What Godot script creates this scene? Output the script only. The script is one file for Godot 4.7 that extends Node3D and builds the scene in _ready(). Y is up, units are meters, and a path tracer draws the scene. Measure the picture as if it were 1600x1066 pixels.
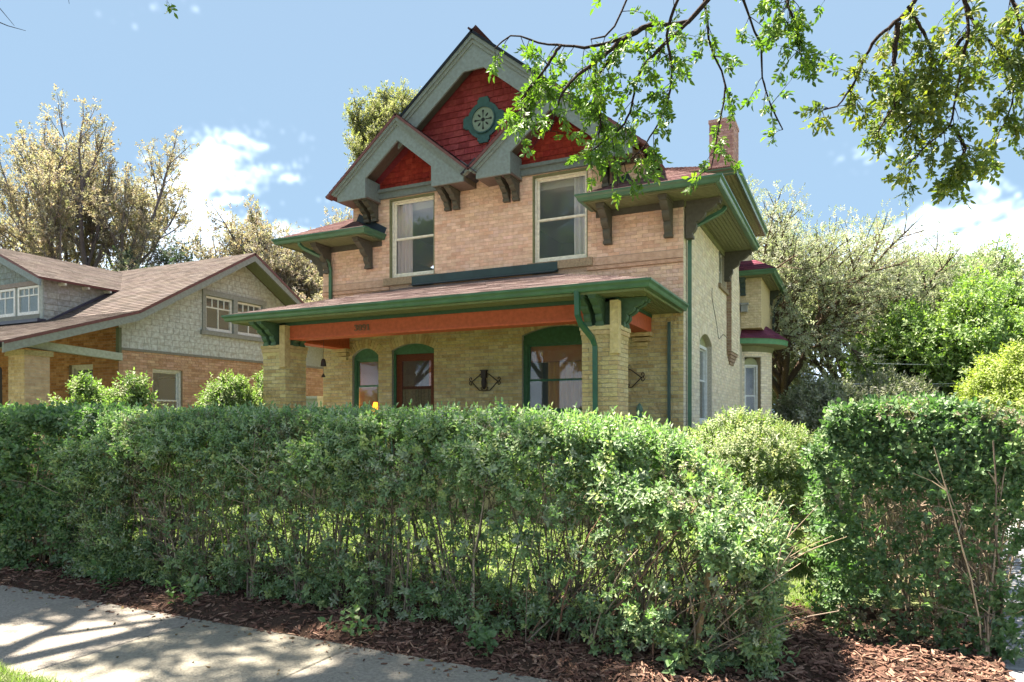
extends Node3D
# A brick Victorian house behind a hedge. World axes follow the house: +X along the facade to the right, +Z out to the street, y up.

const TAN := [Color(.68, .54, .29), Color(.62, .47, .24), Color(.71, .58, .33), Color(.64, .47, .25), Color(.69, .56, .28), Color(.58, .42, .21)]
const PEACH := [Color(.80, .55, .41), Color(.77, .51, .38), Color(.82, .58, .44), Color(.78, .54, .43), Color(.75, .48, .35), Color(.81, .57, .42)]
const CREAM := [Color(.80, .70, .53), Color(.77, .66, .50), Color(.82, .74, .57), Color(.78, .69, .55)]
const PINK := [Color(.50, .31, .28), Color(.45, .26, .24), Color(.54, .35, .31), Color(.40, .24, .22)]
const BUFF := [Color(.50, .33, .22), Color(.46, .29, .19), Color(.54, .37, .25), Color(.42, .26, .17), Color(.52, .34, .25)]
const RED_SHINGLE := [Color(.34, .062, .068), Color(.31, .055, .06), Color(.37, .075, .078), Color(.29, .05, .055)]
const ROOF_RED := [Color(.175, .095, .094), Color(.20, .115, .112), Color(.15, .078, .08), Color(.185, .102, .10), Color(.215, .13, .125)]
const ROOF_TAN := [Color(.145, .117, .106), Color(.128, .102, .093), Color(.165, .137, .126), Color(.11, .09, .083), Color(.15, .122, .114)]
const GREY_SHINGLE := [Color(.53, .58, .58), Color(.52, .57, .57), Color(.54, .59, .59), Color(.51, .56, .56)]

class MB:
	var v := PackedVector3Array()
	var n := PackedVector3Array()
	var c := PackedColorArray()
	func tri(p: Vector3, q: Vector3, r: Vector3, col: Color) -> void:      # counter-clockwise seen from outside
		var m := (q - p).cross(r - p).normalized()
		v.append(p); v.append(r); v.append(q)
		for k in 3:
			n.append(m); c.append(col)
	func quad(p: Vector3, q: Vector3, r: Vector3, s: Vector3, col: Color) -> void:
		tri(p, q, r, col); tri(p, r, s, col)
	func box(a: Vector3, b: Vector3, col := Color.WHITE) -> void:
		var lo := Vector3(minf(a.x, b.x), minf(a.y, b.y), minf(a.z, b.z))
		var hi := Vector3(maxf(a.x, b.x), maxf(a.y, b.y), maxf(a.z, b.z))
		obox((lo + hi) / 2, Vector3((hi.x - lo.x) / 2, 0, 0), Vector3(0, (hi.y - lo.y) / 2, 0), Vector3(0, 0, (hi.z - lo.z) / 2), col)
	func obox(o: Vector3, x: Vector3, y: Vector3, z: Vector3, col := Color.WHITE) -> void:
		quad(o - x - y + z, o + x - y + z, o + x + y + z, o - x + y + z, col)
		quad(o + x - y - z, o - x - y - z, o - x + y - z, o + x + y - z, col)
		quad(o + x - y + z, o + x - y - z, o + x + y - z, o + x + y + z, col)
		quad(o - x - y - z, o - x - y + z, o - x + y + z, o - x + y - z, col)
		quad(o - x + y + z, o + x + y + z, o + x + y - z, o - x + y - z, col)
		quad(o - x - y - z, o + x - y - z, o + x - y + z, o - x - y + z, col)
	func prism(poly: PackedVector2Array, f: Transform3D, d0: float, d1: float, col := Color.WHITE, back := true) -> void:
		if Geometry2D.is_polygon_clockwise(poly):
			poly = poly.duplicate(); poly.reverse()
		var t: PackedInt32Array = PackedInt32Array([0, 1, 2]) if poly.size() == 3 else Geometry2D.triangulate_polygon(poly)
		for k in range(0, t.size(), 3):
			var a := poly[t[k]]; var b := poly[t[k + 1]]; var e := poly[t[k + 2]]
			if (b - a).cross(e - a) < 0:
				var w := b; b = e; e = w
			tri(f * Vector3(a.x, a.y, d1), f * Vector3(b.x, b.y, d1), f * Vector3(e.x, e.y, d1), col)
			if back:
				tri(f * Vector3(a.x, a.y, d0), f * Vector3(e.x, e.y, d0), f * Vector3(b.x, b.y, d0), col)
		for k in poly.size():
			var a := poly[k]; var b := poly[(k + 1) % poly.size()]
			quad(f * Vector3(a.x, a.y, d0), f * Vector3(b.x, b.y, d0), f * Vector3(b.x, b.y, d1), f * Vector3(a.x, a.y, d1), col)
	func tab(poly: PackedVector2Array, f: Transform3D, y0: float, h: float, low: float, high: float, col: Color) -> void:   # a shingle: thick at its butt, thin at its top
		if Geometry2D.is_polygon_clockwise(poly):
			poly = poly.duplicate(); poly.reverse()
		var p := PackedVector3Array()
		for q in poly:
			p.append(f * Vector3(q.x, q.y, lerpf(low, high, clampf((q.y - y0) / h, 0, 1))))
		for k in range(1, p.size() - 1):
			tri(p[0], p[k], p[k + 1], col)
		for k in poly.size():
			var a := poly[k]; var b := poly[(k + 1) % poly.size()]
			quad(f * Vector3(a.x, a.y, 0), f * Vector3(b.x, b.y, 0), p[(k + 1) % poly.size()], p[k], col)
	func tube(pts: PackedVector3Array, rad: PackedFloat32Array, sides: int, col := Color.WHITE, turn := 0.0) -> void:
		var rings: Array[PackedVector3Array] = []
		var side := Vector3.ZERO
		for k in pts.size():
			var d := (pts[mini(k + 1, pts.size() - 1)] - pts[maxi(k - 1, 0)]).normalized()
			if side == Vector3.ZERO:
				side = d.cross(Vector3.UP if absf(d.y) < .9 else Vector3.RIGHT).normalized()
			else:
				side = (side - d * side.dot(d)).normalized()
			var up := side.cross(d)
			var ring := PackedVector3Array()
			for s in sides:
				var a := TAU * s / sides + turn
				ring.append(pts[k] + (side * cos(a) + up * sin(a)) * rad[k])
			rings.append(ring)
		for k in rings.size() - 1:
			for s in sides:
				var e := (s + 1) % sides
				if sides < 5:
					quad(rings[k][e], rings[k][s], rings[k + 1][s], rings[k + 1][e], col)
				else:
					var q := [rings[k][e], rings[k][s], rings[k + 1][s], rings[k + 1][e]]
					var m := [(q[0] - pts[k]).normalized(), (q[1] - pts[k]).normalized(), (q[2] - pts[k + 1]).normalized(), (q[3] - pts[k + 1]).normalized()]
					for i in [0, 2, 1, 0, 3, 2]:
						v.append(q[i]); n.append(m[i]); c.append(col)
	func sweep(path: Array, prof: PackedVector2Array, col := Color.WHITE) -> void:   # profile (out, up); out is to the right of the way along the path
		var sec: Array[PackedVector3Array] = []
		for k in path.size():
			var a: Vector3 = (path[k] - path[maxi(k - 1, 0)]); a.y = 0
			var b: Vector3 = (path[mini(k + 1, path.size() - 1)] - path[k]); b.y = 0
			if a.length() < 1e-5: a = b
			if b.length() < 1e-5: b = a
			var o1 := Vector3(-a.z, 0, a.x).normalized(); var o2 := Vector3(-b.z, 0, b.x).normalized()
			var o := (o1 + o2).normalized(); o /= maxf(o.dot(o1), .3)
			var s := PackedVector3Array()
			for q in prof: s.append(path[k] + o * q.x + Vector3(0, q.y, 0))
			sec.append(s)
		var m := prof.size()
		for k in sec.size() - 1:
			for i in m:
				var j := (i + 1) % m
				quad(sec[k][i], sec[k][j], sec[k + 1][j], sec[k + 1][i], col)
		for e in [0, sec.size() - 1]:
			var t := Geometry2D.triangulate_polygon(prof)
			for i in range(0, t.size(), 3):
				if e == 0: tri(sec[e][t[i]], sec[e][t[i + 1]], sec[e][t[i + 2]], col)
				else: tri(sec[e][t[i]], sec[e][t[i + 2]], sec[e][t[i + 1]], col)
	func lathe(o: Vector3, prof: Array, sides: int, col := Color.WHITE) -> void:   # prof: (radius, height)
		for k in prof.size() - 1:
			for s in sides:
				var a := TAU * s / sides; var b := TAU * (s + 1) / sides
				var p: Vector2 = prof[k]; var q: Vector2 = prof[k + 1]
				var A := o + Vector3(cos(a) * p.x, p.y, -sin(a) * p.x); var B := o + Vector3(cos(b) * p.x, p.y, -sin(b) * p.x)
				var D := o + Vector3(cos(b) * q.x, q.y, -sin(b) * q.x); var E := o + Vector3(cos(a) * q.x, q.y, -sin(a) * q.x)
				if p.x > 1e-4: tri(A, B, D, col)
				if q.x > 1e-4: tri(A, D, E, col)
	func mesh() -> ArrayMesh:
		var m := ArrayMesh.new()
		var a := []; a.resize(Mesh.ARRAY_MAX)
		a[Mesh.ARRAY_VERTEX] = v; a[Mesh.ARRAY_NORMAL] = n; a[Mesh.ARRAY_COLOR] = c
		if v.size() > 0: m.add_surface_from_arrays(Mesh.PRIMITIVE_TRIANGLES, a)
		return m

var rng := RandomNumberGenerator.new()
var M := {}
var FRONT := Transform3D(Basis(Vector3(1, 0, 0), Vector3(0, 1, 0), Vector3(0, 0, 1)), Vector3.ZERO)
var taken := {}

func R(a: float, b: float) -> float: return rng.randf_range(a, b)
func V(x: float, y: float, z: float) -> Vector3: return Vector3(x, y, z)
func pick(a: Array) -> Color:
	var c: Color = a[rng.randi() % a.size()]
	var k := R(.90, 1.08)
	return Color(c.r * k, c.g * k * R(.985, 1.015), c.b * k * R(.97, 1.03))
func even(a: Array) -> Color:
	var c: Color = a[rng.randi() % a.size()]; var k := R(.98, 1.02)
	return Color(c.r * k, c.g * k, c.b * k)
func numbered(called: String) -> String:
	var k: int = taken.get(called, 0)
	taken[called] = k + 1
	return called if k == 0 else "%s_%03d" % [called, k]
func wpos(n: Node) -> Vector3:
	var p := Vector3.ZERO
	while n is Node3D and n != self:
		p += (n as Node3D).position; n = n.get_parent()
	return p
func tag(o: Node, label: String, category: String, group := "") -> Node:
	o.set_meta("label", label); o.set_meta("category", category)
	if group: o.set_meta("group", group)
	return o
func thing(called: String, label: String, category: String, at: Vector3, group := "") -> Node3D:
	var o := Node3D.new(); o.name = numbered(called); add_child(o); o.position = at
	tag(o, label, category, group)
	return o
func part(parent: Node, called: String, m: Variant, mat: Material, label := "", kind := "") -> MeshInstance3D:   # mesh in world coordinates
	var o := MeshInstance3D.new()
	o.name = called if parent != self else numbered(called)
	o.mesh = (m as MB).mesh() if m is MB else m
	o.material_override = mat
	parent.add_child(o, true)
	o.position = -wpos(parent)
	if label: o.set_meta("label", label)
	if kind: o.set_meta("kind", kind)
	return o
func structure(called: String, m: MB, mat: Material) -> MeshInstance3D:
	return part(self, called, m, mat, "", "structure")
func lin(r: float, g: float, b: float) -> Color: return Color(r, g, b).linear_to_srgb()
func tex(sd: int, freq: float, lo: float, hi: float, oct := 4, size := 256, warm := 0.0) -> ImageTexture:
	var f := FastNoiseLite.new(); f.seed = sd; f.frequency = freq; f.fractal_octaves = oct; f.noise_type = FastNoiseLite.TYPE_SIMPLEX_SMOOTH
	var src := f.get_seamless_image(size, size); src.convert(Image.FORMAT_L8)
	var d := src.get_data(); var o := PackedByteArray(); o.resize(d.size() * 3)
	for k in d.size():
		var t := d[k] / 255.0
		var x := lerpf(lo, hi, t)
		o[k * 3] = int(clampf(x * 255, 0, 255)); o[k * 3 + 1] = int(clampf((x - warm * (1 - t)) * 255, 0, 255)); o[k * 3 + 2] = int(clampf((x - 2 * warm * (1 - t)) * 255, 0, 255))
	return ImageTexture.create_from_image(Image.create_from_data(size, size, false, Image.FORMAT_RGB8, o))
func ntex(sd: int, freq: float, bump: float, oct := 4) -> ImageTexture:
	var f := FastNoiseLite.new(); f.seed = sd; f.frequency = freq; f.fractal_octaves = oct
	var src := f.get_seamless_image(256, 256); src.convert(Image.FORMAT_RGBA8)
	src.bump_map_to_normal_map(bump)
	return ImageTexture.create_from_image(src)
func mat(called: String, col: Color, rough := .8, t: Texture2D = null, scale := 1.0, nt: Texture2D = null, ns := 1.0, spec := .35) -> StandardMaterial3D:
	var m := StandardMaterial3D.new(); m.resource_name = called
	m.albedo_color = col; m.roughness = rough; m.metallic_specular = spec; m.vertex_color_use_as_albedo = true
	if t:
		m.albedo_texture = t; m.uv1_triplanar = true; m.uv1_world_triplanar = true; m.uv1_scale = Vector3.ONE * scale
	if nt:
		m.normal_enabled = true; m.normal_texture = nt; m.normal_scale = ns
		m.uv1_triplanar = true; m.uv1_world_triplanar = true; m.uv1_scale = Vector3.ONE * scale
	M[called] = m
	return m
func rect(x0: float, y0: float, x1: float, y1: float) -> PackedVector2Array:
	return PackedVector2Array([Vector2(x0, y0), Vector2(x1, y0), Vector2(x1, y1), Vector2(x0, y1)])
func arch(x0: float, y0: float, x1: float, spring: float, crown: float) -> PackedVector2Array:   # opening with a segmental head
	var p := PackedVector2Array([Vector2(x0, y0), Vector2(x1, y0)])
	p.append_array(arc(x1, x0, spring, crown, 8))
	return p
func arc(xa: float, xb: float, spring: float, crown: float, k: int) -> PackedVector2Array:
	var p := PackedVector2Array()
	var w := absf(xb - xa) / 2; var s := crown - spring; var r := (w * w + s * s) / (2 * s); var half := asin(w / r)
	for i in k + 1:
		var a := lerpf(-half, half, float(i) / k)
		p.append(Vector2((xa + xb) / 2 + r * sin(a) * signf(xb - xa), spring - (r - s) + r * cos(a)))
	return p
func bounds(p: PackedVector2Array) -> Rect2:
	var b := Rect2(p[0], Vector2.ZERO)
	for q in p: b = b.expand(q)
	return b
func area(p: PackedVector2Array) -> float:
	var s := 0.0
	for k in p.size(): s += p[k].cross(p[(k + 1) % p.size()])
	return absf(s) / 2

# cut a surface into running-bond pieces: calls each(poly, y0) for every piece inside poly and outside the holes
func lay(poly: PackedVector2Array, holes: Array, w: float, h: float, gap: float, vary: float, each: Callable) -> void:
	var b := bounds(poly)
	var hb: Array[Rect2] = []
	for q in holes: hb.append(bounds(q))
	var j := 0
	var y := b.position.y
	while y < b.end.y - 1e-3:
		var x := b.position.x - (w * .5 if j % 2 else 0.0) - R(0, vary * w)
		while x < b.end.x - 1e-3:
			var ww := w * (1.0 + R(-vary, vary))
			var p := rect(x + gap / 2, y + gap / 2, x + ww - gap / 2, y + h - gap / 2)
			x += ww
			var whole := true
			for q in p:
				if not Geometry2D.is_point_in_polygon(q, poly): whole = false; break
			var r := bounds(p)
			var near: Array = []
			for k in holes.size():
				if hb[k].intersects(r): near.append(holes[k])
			var out: Array = [p] if whole else Geometry2D.intersect_polygons(p, poly)
			for q in near:
				var nx: Array = []
				for o in out:
					for z in Geometry2D.clip_polygons(o, q): nx.append(z)
				out = nx
			for o in out:
				if area(o) > 2.5e-4 and o.size() >= 3: each.call(o, y)
		y += h; j += 1
func brickwork(mb: MB, f: Transform3D, poly: PackedVector2Array, holes: Array, pal: Array, len := .213, course := .0675, gap := .009, out := .007) -> void:
	lay(poly, holes, len, course, gap, .0, func(p: PackedVector2Array, _y: float):
		mb.prism(p, f, -.002, out + R(-.0015, .0015), pick(pal), false))
# a wall with holes, thick, without brick: strips between the middles of the holes
func shell(mb: MB, f: Transform3D, poly: PackedVector2Array, holes: Array, thick: float, col := Color.WHITE) -> void:
	var b := bounds(poly)
	var cuts: Array = [b.position.x - 1, b.end.x + 1]
	for q in holes: cuts.append(bounds(q).get_center().x)
	cuts.sort()
	for k in cuts.size() - 1:
		if cuts[k + 1] - cuts[k] < 1e-4: continue
		for s in Geometry2D.intersect_polygons(poly, rect(cuts[k], b.position.y - 1, cuts[k + 1], b.end.y + 1)):
			var list: Array = [s]
			for q in holes:
				var nx: Array = []
				for o in list:
					for z in Geometry2D.clip_polygons(o, q): nx.append(z)
				list = nx
			for o in list: mb.prism(o, f, -thick, 0.0, col)
func shingles(mb: MB, f: Transform3D, poly: PackedVector2Array, holes: Array, pal: Array, w: float, h: float, low: float, high: float, gap := .004, vary := .25) -> void:
	lay(poly, holes, w, h, gap, vary, func(p: PackedVector2Array, y: float): mb.tab(p, f, y, h, low + R(-.0015, .0015), high, pick(pal)))
# each shingle a part of its own
func shingle_parts(parent: Node, f: Transform3D, poly: PackedVector2Array, holes: Array, pal: Array, w: float, h: float, low: float, high: float, material: Material, called := "shingle", vary := .25) -> void:
	lay(poly, holes, w, h, .005, vary, func(p: PackedVector2Array, y: float):
		var mb := MB.new(); mb.tab(p, f, y, h, low + R(-.003, .003), high, pick(pal))
		part(parent, called, mb, material))
# a flat roof plane given by its corners in space: a deck and its shingles
func roof(parent: Node, called: String, pts: Array, pal: Array, thick := .05, wide := .32, expo := .135) -> MeshInstance3D:
	var nrm := Vector3.ZERO
	for k in range(1, pts.size() - 1): nrm += (pts[k] - pts[0]).cross(pts[k + 1] - pts[0])
	nrm = nrm.normalized()
	if nrm.y < 0: nrm = -nrm
	var u := Vector3.UP.cross(nrm).normalized()
	if u.length() < .5: u = Vector3.RIGHT
	var vv := nrm.cross(u)
	var f := Transform3D(Basis(u, vv, nrm), pts[0])
	var p := PackedVector2Array()
	for q in pts:
		var l: Vector3 = q - pts[0]
		p.append(Vector2(l.dot(u), l.dot(vv)))
	var deck := MB.new(); deck.prism(p, f, -thick, 0.0, Color(.16, .07, .07))
	var o := part(parent, called, deck, M.paint)
	var mb := MB.new(); shingles(mb, f, p, [], pal, wide, expo, .012, .003, .003, .3)
	part(o, "shingles", mb, M.asphalt_shingle, "", "stuff")
	return o

# ---------- plants ----------
func leaf(mb: MB, base: Vector3, d: Vector3, up: Vector3, len: float, wid: float, col: Color, fold := .25, curl := .15) -> void:
	d = d.normalized()
	var s := d.cross(up)
	if s.length() < .05: s = d.cross(Vector3(.3, .5, .8))
	s = s.normalized(); var u := s.cross(d).normalized()
	var m1 := base + d * len * .38 ; var m2 := base + d * len * .72 - u * len * curl * .4
	var tip := base + d * len - u * len * curl
	var a := m1 + s * wid * .5 + u * wid * fold; var b := m1 - s * wid * .5 + u * wid * fold
	var e := m2 + s * wid * .38 + u * wid * fold * .7; var g := m2 - s * wid * .38 + u * wid * fold * .7
	mb.tri(base, a, m1, col); mb.tri(base, m1, b, col)
	mb.quad(m1, a, e, m2, col); mb.quad(m1, m2, g, b, col)
	mb.tri(m2, e, tip, col); mb.tri(m2, tip, g, col)
func sprig_mesh(count: int, reach: float, len: float, wid: float, stem: float, droop := 0.0) -> ArrayMesh:   # a twig along +y with leaves
	var mb := MB.new()
	mb.tube(PackedVector3Array([Vector3.ZERO, V(0, reach, 0)]), PackedFloat32Array([stem, stem * .5]), 3, Color(.9, .75, .55))
	for k in count:
		var t := (k + .6) / count
		var a := k * 2.4 + R(-.4, .4)
		var d := V(cos(a), R(.15, .7) - droop, sin(a))
		if k == count - 1: d = V(R(-.3, .3), 1, R(-.3, .3))
		var g := R(.8, 1.15)
		leaf(mb, V(0, reach * t, 0), d, V(0, 1, 0), len * R(.7, 1.15), wid * R(.8, 1.1), Color(g, g, g))
	return mb.mesh()
func compound_mesh(leaflets: int, reach: float, len: float, wid: float) -> ArrayMesh:   # ash-like leaf, leaflets in pairs along a stalk on +y
	var mb := MB.new()
	mb.tube(PackedVector3Array([Vector3.ZERO, V(0, reach * .5, .01), V(0, reach, -.02)]), PackedFloat32Array([.002, .0016, .001]), 3, Color(.8, .9, .5))
	for k in leaflets:
		var g := R(.85, 1.12)
		if k == leaflets - 1:
			leaf(mb, V(0, reach, -.02), V(0, 1, -.3), V(0, 0, 1), len * 1.1, wid, Color(g, g, g))
		else:
			var side := 1.0 if k % 2 == 0 else -1.0
			leaf(mb, V(0, reach * (.45 + .5 * (k / 2) / maxf(1, leaflets / 2)), 0), V(side * R(.8, 1), R(.4, .8), R(-.45, .05)), V(0, .1, 1), len * R(.8, 1.05), wid * R(.85, 1.1), Color(g, g, g))
	return mb.mesh()
func scatter(parent: Node, called: String, mesh: Mesh, material: Material, items: Array, label := "") -> MultiMeshInstance3D:   # items: [position, direction of +y, size, colour]
	var mm := MultiMesh.new(); mm.transform_format = MultiMesh.TRANSFORM_3D; mm.use_colors = true; mm.mesh = mesh; mm.instance_count = items.size()
	var buf := PackedFloat32Array(); buf.resize(items.size() * 16)
	var off := wpos(parent); var k := 0
	for it in items:
		var y: Vector3 = (it[1] as Vector3).normalized()
		var x := y.cross(V(R(-1, 1), R(-1, 1), R(-1, 1))).normalized()
		if x.length() < .5: x = y.cross(V(.2, .1, 1)).normalized()
		var z := x.cross(y); var s: float = it[2]; var p: Vector3 = it[0] - off; var c: Color = it[3]
		buf[k] = x.x * s; buf[k + 1] = y.x * s; buf[k + 2] = z.x * s; buf[k + 3] = p.x
		buf[k + 4] = x.y * s; buf[k + 5] = y.y * s; buf[k + 6] = z.y * s; buf[k + 7] = p.y
		buf[k + 8] = x.z * s; buf[k + 9] = y.z * s; buf[k + 10] = z.z * s; buf[k + 11] = p.z
		buf[k + 12] = c.r; buf[k + 13] = c.g; buf[k + 14] = c.b; buf[k + 15] = 1.0
		k += 16
	mm.buffer = buf
	var o := MultiMeshInstance3D.new(); o.name = called if parent != self else numbered(called); o.multimesh = mm; o.material_override = material
	parent.add_child(o, true); o.set_meta("kind", "stuff")
	if label: o.set_meta("label", label)
	return o
func foliage_mat(called: String, gloss := .55, back := Color(.30, .42, .08)) -> StandardMaterial3D:
	var m := mat(called, Color.WHITE, gloss, null, 1, null, 1, .48)
	m.backlight_enabled = true; m.backlight = back
	m.cull_mode = BaseMaterial3D.CULL_DISABLED
	return m
func rv() -> Vector3:
	var p := V(R(-1, 1), R(-1, 1), R(-1, 1))
	while p.length() > 1 or p.length() < .05: p = V(R(-1, 1), R(-1, 1), R(-1, 1))
	return p
# grows a limb and its branches into mb and collects the places of leaves
func grow(mb: MB, tips: Array, p: Vector3, d: Vector3, len: float, rad: float, lvl: int, P: Dictionary) -> void:
	var seg := 4
	var pts := PackedVector3Array([p]); var rr := PackedFloat32Array([rad])
	var q := p; var dir := d.normalized()
	for k in seg:
		dir = (dir + rv() * P.gnarl + Vector3.UP * P.lift).normalized()
		q += dir * len / seg
		pts.append(q); rr.append(rad * lerpf(1, .6 if lvl > 0 else .3, float(k + 1) / seg))
	mb.tube(pts, rr, 6 if lvl > 1 else (4 if lvl > 0 else 3), P.bark)
	if lvl <= P.leafy:
		for k in range(1, pts.size()):
			for i in P.per: tips.append([pts[k] + rv() * P.puff, dir])
	if lvl == 0: return
	var n: int = P.kids
	for k in n:
		var t := lerpf(P.first, 1.0, (k + R(.1, .9)) / n)
		var i := clampi(int(t * seg), 0, seg - 1)
		var at := pts[i].lerp(pts[i + 1], t * seg - i)
		var out := (rv() * V(1, .7, 1)).normalized()
		out = (out - dir * out.dot(dir)).normalized()
		var nd := (dir * cos(P.angle) + out * sin(P.angle)).normalized()
		grow(mb, tips, at, nd, len * P.shrink * R(.75, 1.2), maxf(rad * P.thin, .006), lvl - 1, P)
	grow(mb, tips, q, dir, len * P.shrink, maxf(rad * .6, .006), lvl - 1, P)
func tree(called: String, label: String, at: Vector3, height: float, P: Dictionary, material: Material, mesh: Mesh, size: float, pal: Array, group := "", limbs := []) -> Node3D:
	var D := {"gnarl": .18, "lift": .05, "bark": Color(.12, .095, .075), "leafy": 0, "per": 2, "puff": .3, "kids": 4, "first": .35, "angle": .75, "shrink": .62, "thin": .5, "levels": 4, "trunk": .35, "rad": .18, "lean": Vector3.ZERO, "clip": 0.0}
	D.merge(P, true)
	rng.seed = hash(label) % 100000
	var t := thing(called, label, "tree", at, group)
	var mb := MB.new(); var tips := []
	var th: float = height * D.trunk
	mb.tube(PackedVector3Array([at + V(0, -.1, 0), at + V(0, .2, 0), at + (V(0, th * .5, 0) + D.lean * th * .4) , at + V(0, th, 0) + D.lean * th]), PackedFloat32Array([D.rad * 1.5, D.rad * 1.1, D.rad, D.rad * .85]), 9, D.bark)
	var top: Vector3 = at + V(0, th, 0) + D.lean * th
	if limbs.is_empty():
		for k in D.get("heads", 4):
			var a = TAU * k / D.get("heads", 4) + R(-.4, .4)
			var w: float = D.get("spread", .6)
			grow(mb, tips, top - V(0, R(0, th * D.get("drop", .25)), 0), V(cos(a) * w, 1, sin(a) * w), (height - th) * D.get("reach", .42) * R(.85, 1.1), D.rad * .6, D.levels - 1, D)
		grow(mb, tips, top, V(R(-.1, .1), 1, R(-.1, .1)) + D.lean, (height - th) * D.get("reach", .42), D.rad * .7, D.levels - 1, D)
	for l in limbs: grow(mb, tips, top, l[0], l[1], D.rad * .6, D.levels - 1, D)
	part(t, "trunk", mb, M.bark)
	var items := []
	for q in tips:
		if D.clip > 0 and q[0].y > D.clip: continue
		if D.has("floor") and q[0].y < D.floor: continue
		items.append([q[0], (q[1] + rv() * .9 + V(0, D.get("hang", 0.0), 0)), size * R(.75, 1.25), pick(pal)])
	scatter(t, "crown", mesh, material, items)
	return t
# a clipped hedge: stems rising from the base line and leafy sprigs; dens(x, y, face) says how thick the leaves stand
func shrub_blob(called: String, label: String, at: Vector3, r: Vector3, n: int, mesh: Mesh, material: Material, size: float, pal: Array, stems := 10, group := "") -> Node3D:
	var t := thing(called, label, "shrub", at, group)
	var mb := MB.new()
	for k in stems:
		var a := R(0, TAU); var e := at + V(cos(a) * r.x * .6, r.y * R(.7, 1.3), sin(a) * r.z * .6)
		var m := at.lerp(e, .5) + rv() * .12
		mb.tube(PackedVector3Array([at + V(cos(a) * r.x * .15, -.03, sin(a) * r.z * .15), m, e]), PackedFloat32Array([.016, .011, .005]), 5, Color(.30, .22, .15))
	part(t, "stems", mb, M.twig)
	var f := FastNoiseLite.new(); f.seed = rng.randi() % 1000; f.frequency = 1.6
	var items := []
	while items.size() < n:
		var d := rv().normalized(); d.y = absf(d.y) if R(0, 1) < .75 else d.y
		var bump := 1.0 + .28 * f.get_noise_3dv(d * 1.3 + at)
		var q := at + V(0, r.y, 0) + d * r * bump * pow(R(.25, 1), .35)
		if q.y < .05: continue
		if f.get_noise_3dv(q * 2.2) < -.32: continue
		items.append([q, d + rv() * .8 + V(0, .4, 0), size * R(.7, 1.2), pick(pal)])
	scatter(t, "foliage", mesh, material, items)
	return t

func _ready() -> void:
	rng.seed = 20911
	# ---- camera, sky, sun, exposure ----
	var cam := Camera3D.new(); cam.name = "camera"; add_child(cam)
	cam.position = V(2.617, 1.6, 12.297); cam.rotation.y = deg_to_rad(25.7)
	cam.keep_aspect = Camera3D.KEEP_HEIGHT
	cam.set_frustum(.05 * 1066.0 / 1100.0, Vector2(0, .05 * 123.0 / 1100.0), .05, 900.0)
	cam.current = true
	var env := Environment.new()
	env.background_mode = Environment.BG_SKY
	var sm := ProceduralSkyMaterial.new()
	sm.sky_top_color = lin(.065, .092, .128); sm.sky_horizon_color = lin(.068, .108, .150); sm.sky_curve = .30
	sm.ground_bottom_color = lin(.10, .12, .08); sm.ground_horizon_color = lin(.3, .34, .34)
	sm.sun_angle_max = 8.0
	sm.sky_cover = clouds(); sm.sky_cover_modulate = Color(1, 1, 1, 1)
	sm.energy_multiplier = 1.0
	var sky := Sky.new(); sky.sky_material = sm; env.sky = sky
	env.tonemap_mode = Environment.TONE_MAPPER_LINEAR; env.tonemap_exposure = 6.7
	env.sdfgi_enabled = true; env.ssao_enabled = true; env.ssil_enabled = true
	var we := WorldEnvironment.new(); we.name = "world_environment"; we.environment = env; add_child(we)
	var sun := DirectionalLight3D.new(); sun.name = "sun"; add_child(sun)
	sun.light_energy = 1.6; sun.light_angular_distance = .53; sun.light_color = Color(1, .955, .88); sun.shadow_enabled = true
	sun.look_at_from_position(V(-45, 88, -1), Vector3.ZERO)
	# ---- materials ----
	materials()
	ground()
	house()
	neighbour()
	porch_things()
	hedges()
	trees()
func clouds() -> ImageTexture:
	var w := 1600; var h := 800
	var f := FastNoiseLite.new(); f.seed = 77; f.frequency = 2.1; f.fractal_octaves = 7; f.fractal_gain = .56; f.domain_warp_enabled = true; f.domain_warp_amplitude = .25; f.domain_warp_frequency = 3.0
	var im := Image.create(w, h, false, Image.FORMAT_RGBA8)
	for y in h / 2 + 4:
		var el := PI / 2 - PI * (y + .5) / h
		for x in w:
			var az := wrapf((x + .5) / w * TAU, -PI, PI)
			var d := V(sin(az) * cos(el), sin(el) * 2.6, -cos(az) * cos(el))
			var e := rad_to_deg(el)
			var k := f.get_noise_3dv(d) * 1.1
			var bias := .05 - .05 * smoothstep(12, 26, e)
			bias += .95 * exp(-pow((rad_to_deg(az) + 44) / 24, 2) - pow((e - 8.0) / 5.5, 2))
			bias += .60 * exp(-pow((rad_to_deg(az) - 13) / 13, 2) - pow((e - 9) / 8.0, 2))
			bias -= .60 * exp(-pow((rad_to_deg(az) + 26) / 42, 2) - pow((e - 25) / 10.5, 2))
			var a := smoothstep(.0, .30, k + bias)
			im.set_pixel(x, y, Color(.90, .93, .98, a * .27))
	return ImageTexture.create_from_image(im)
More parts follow.
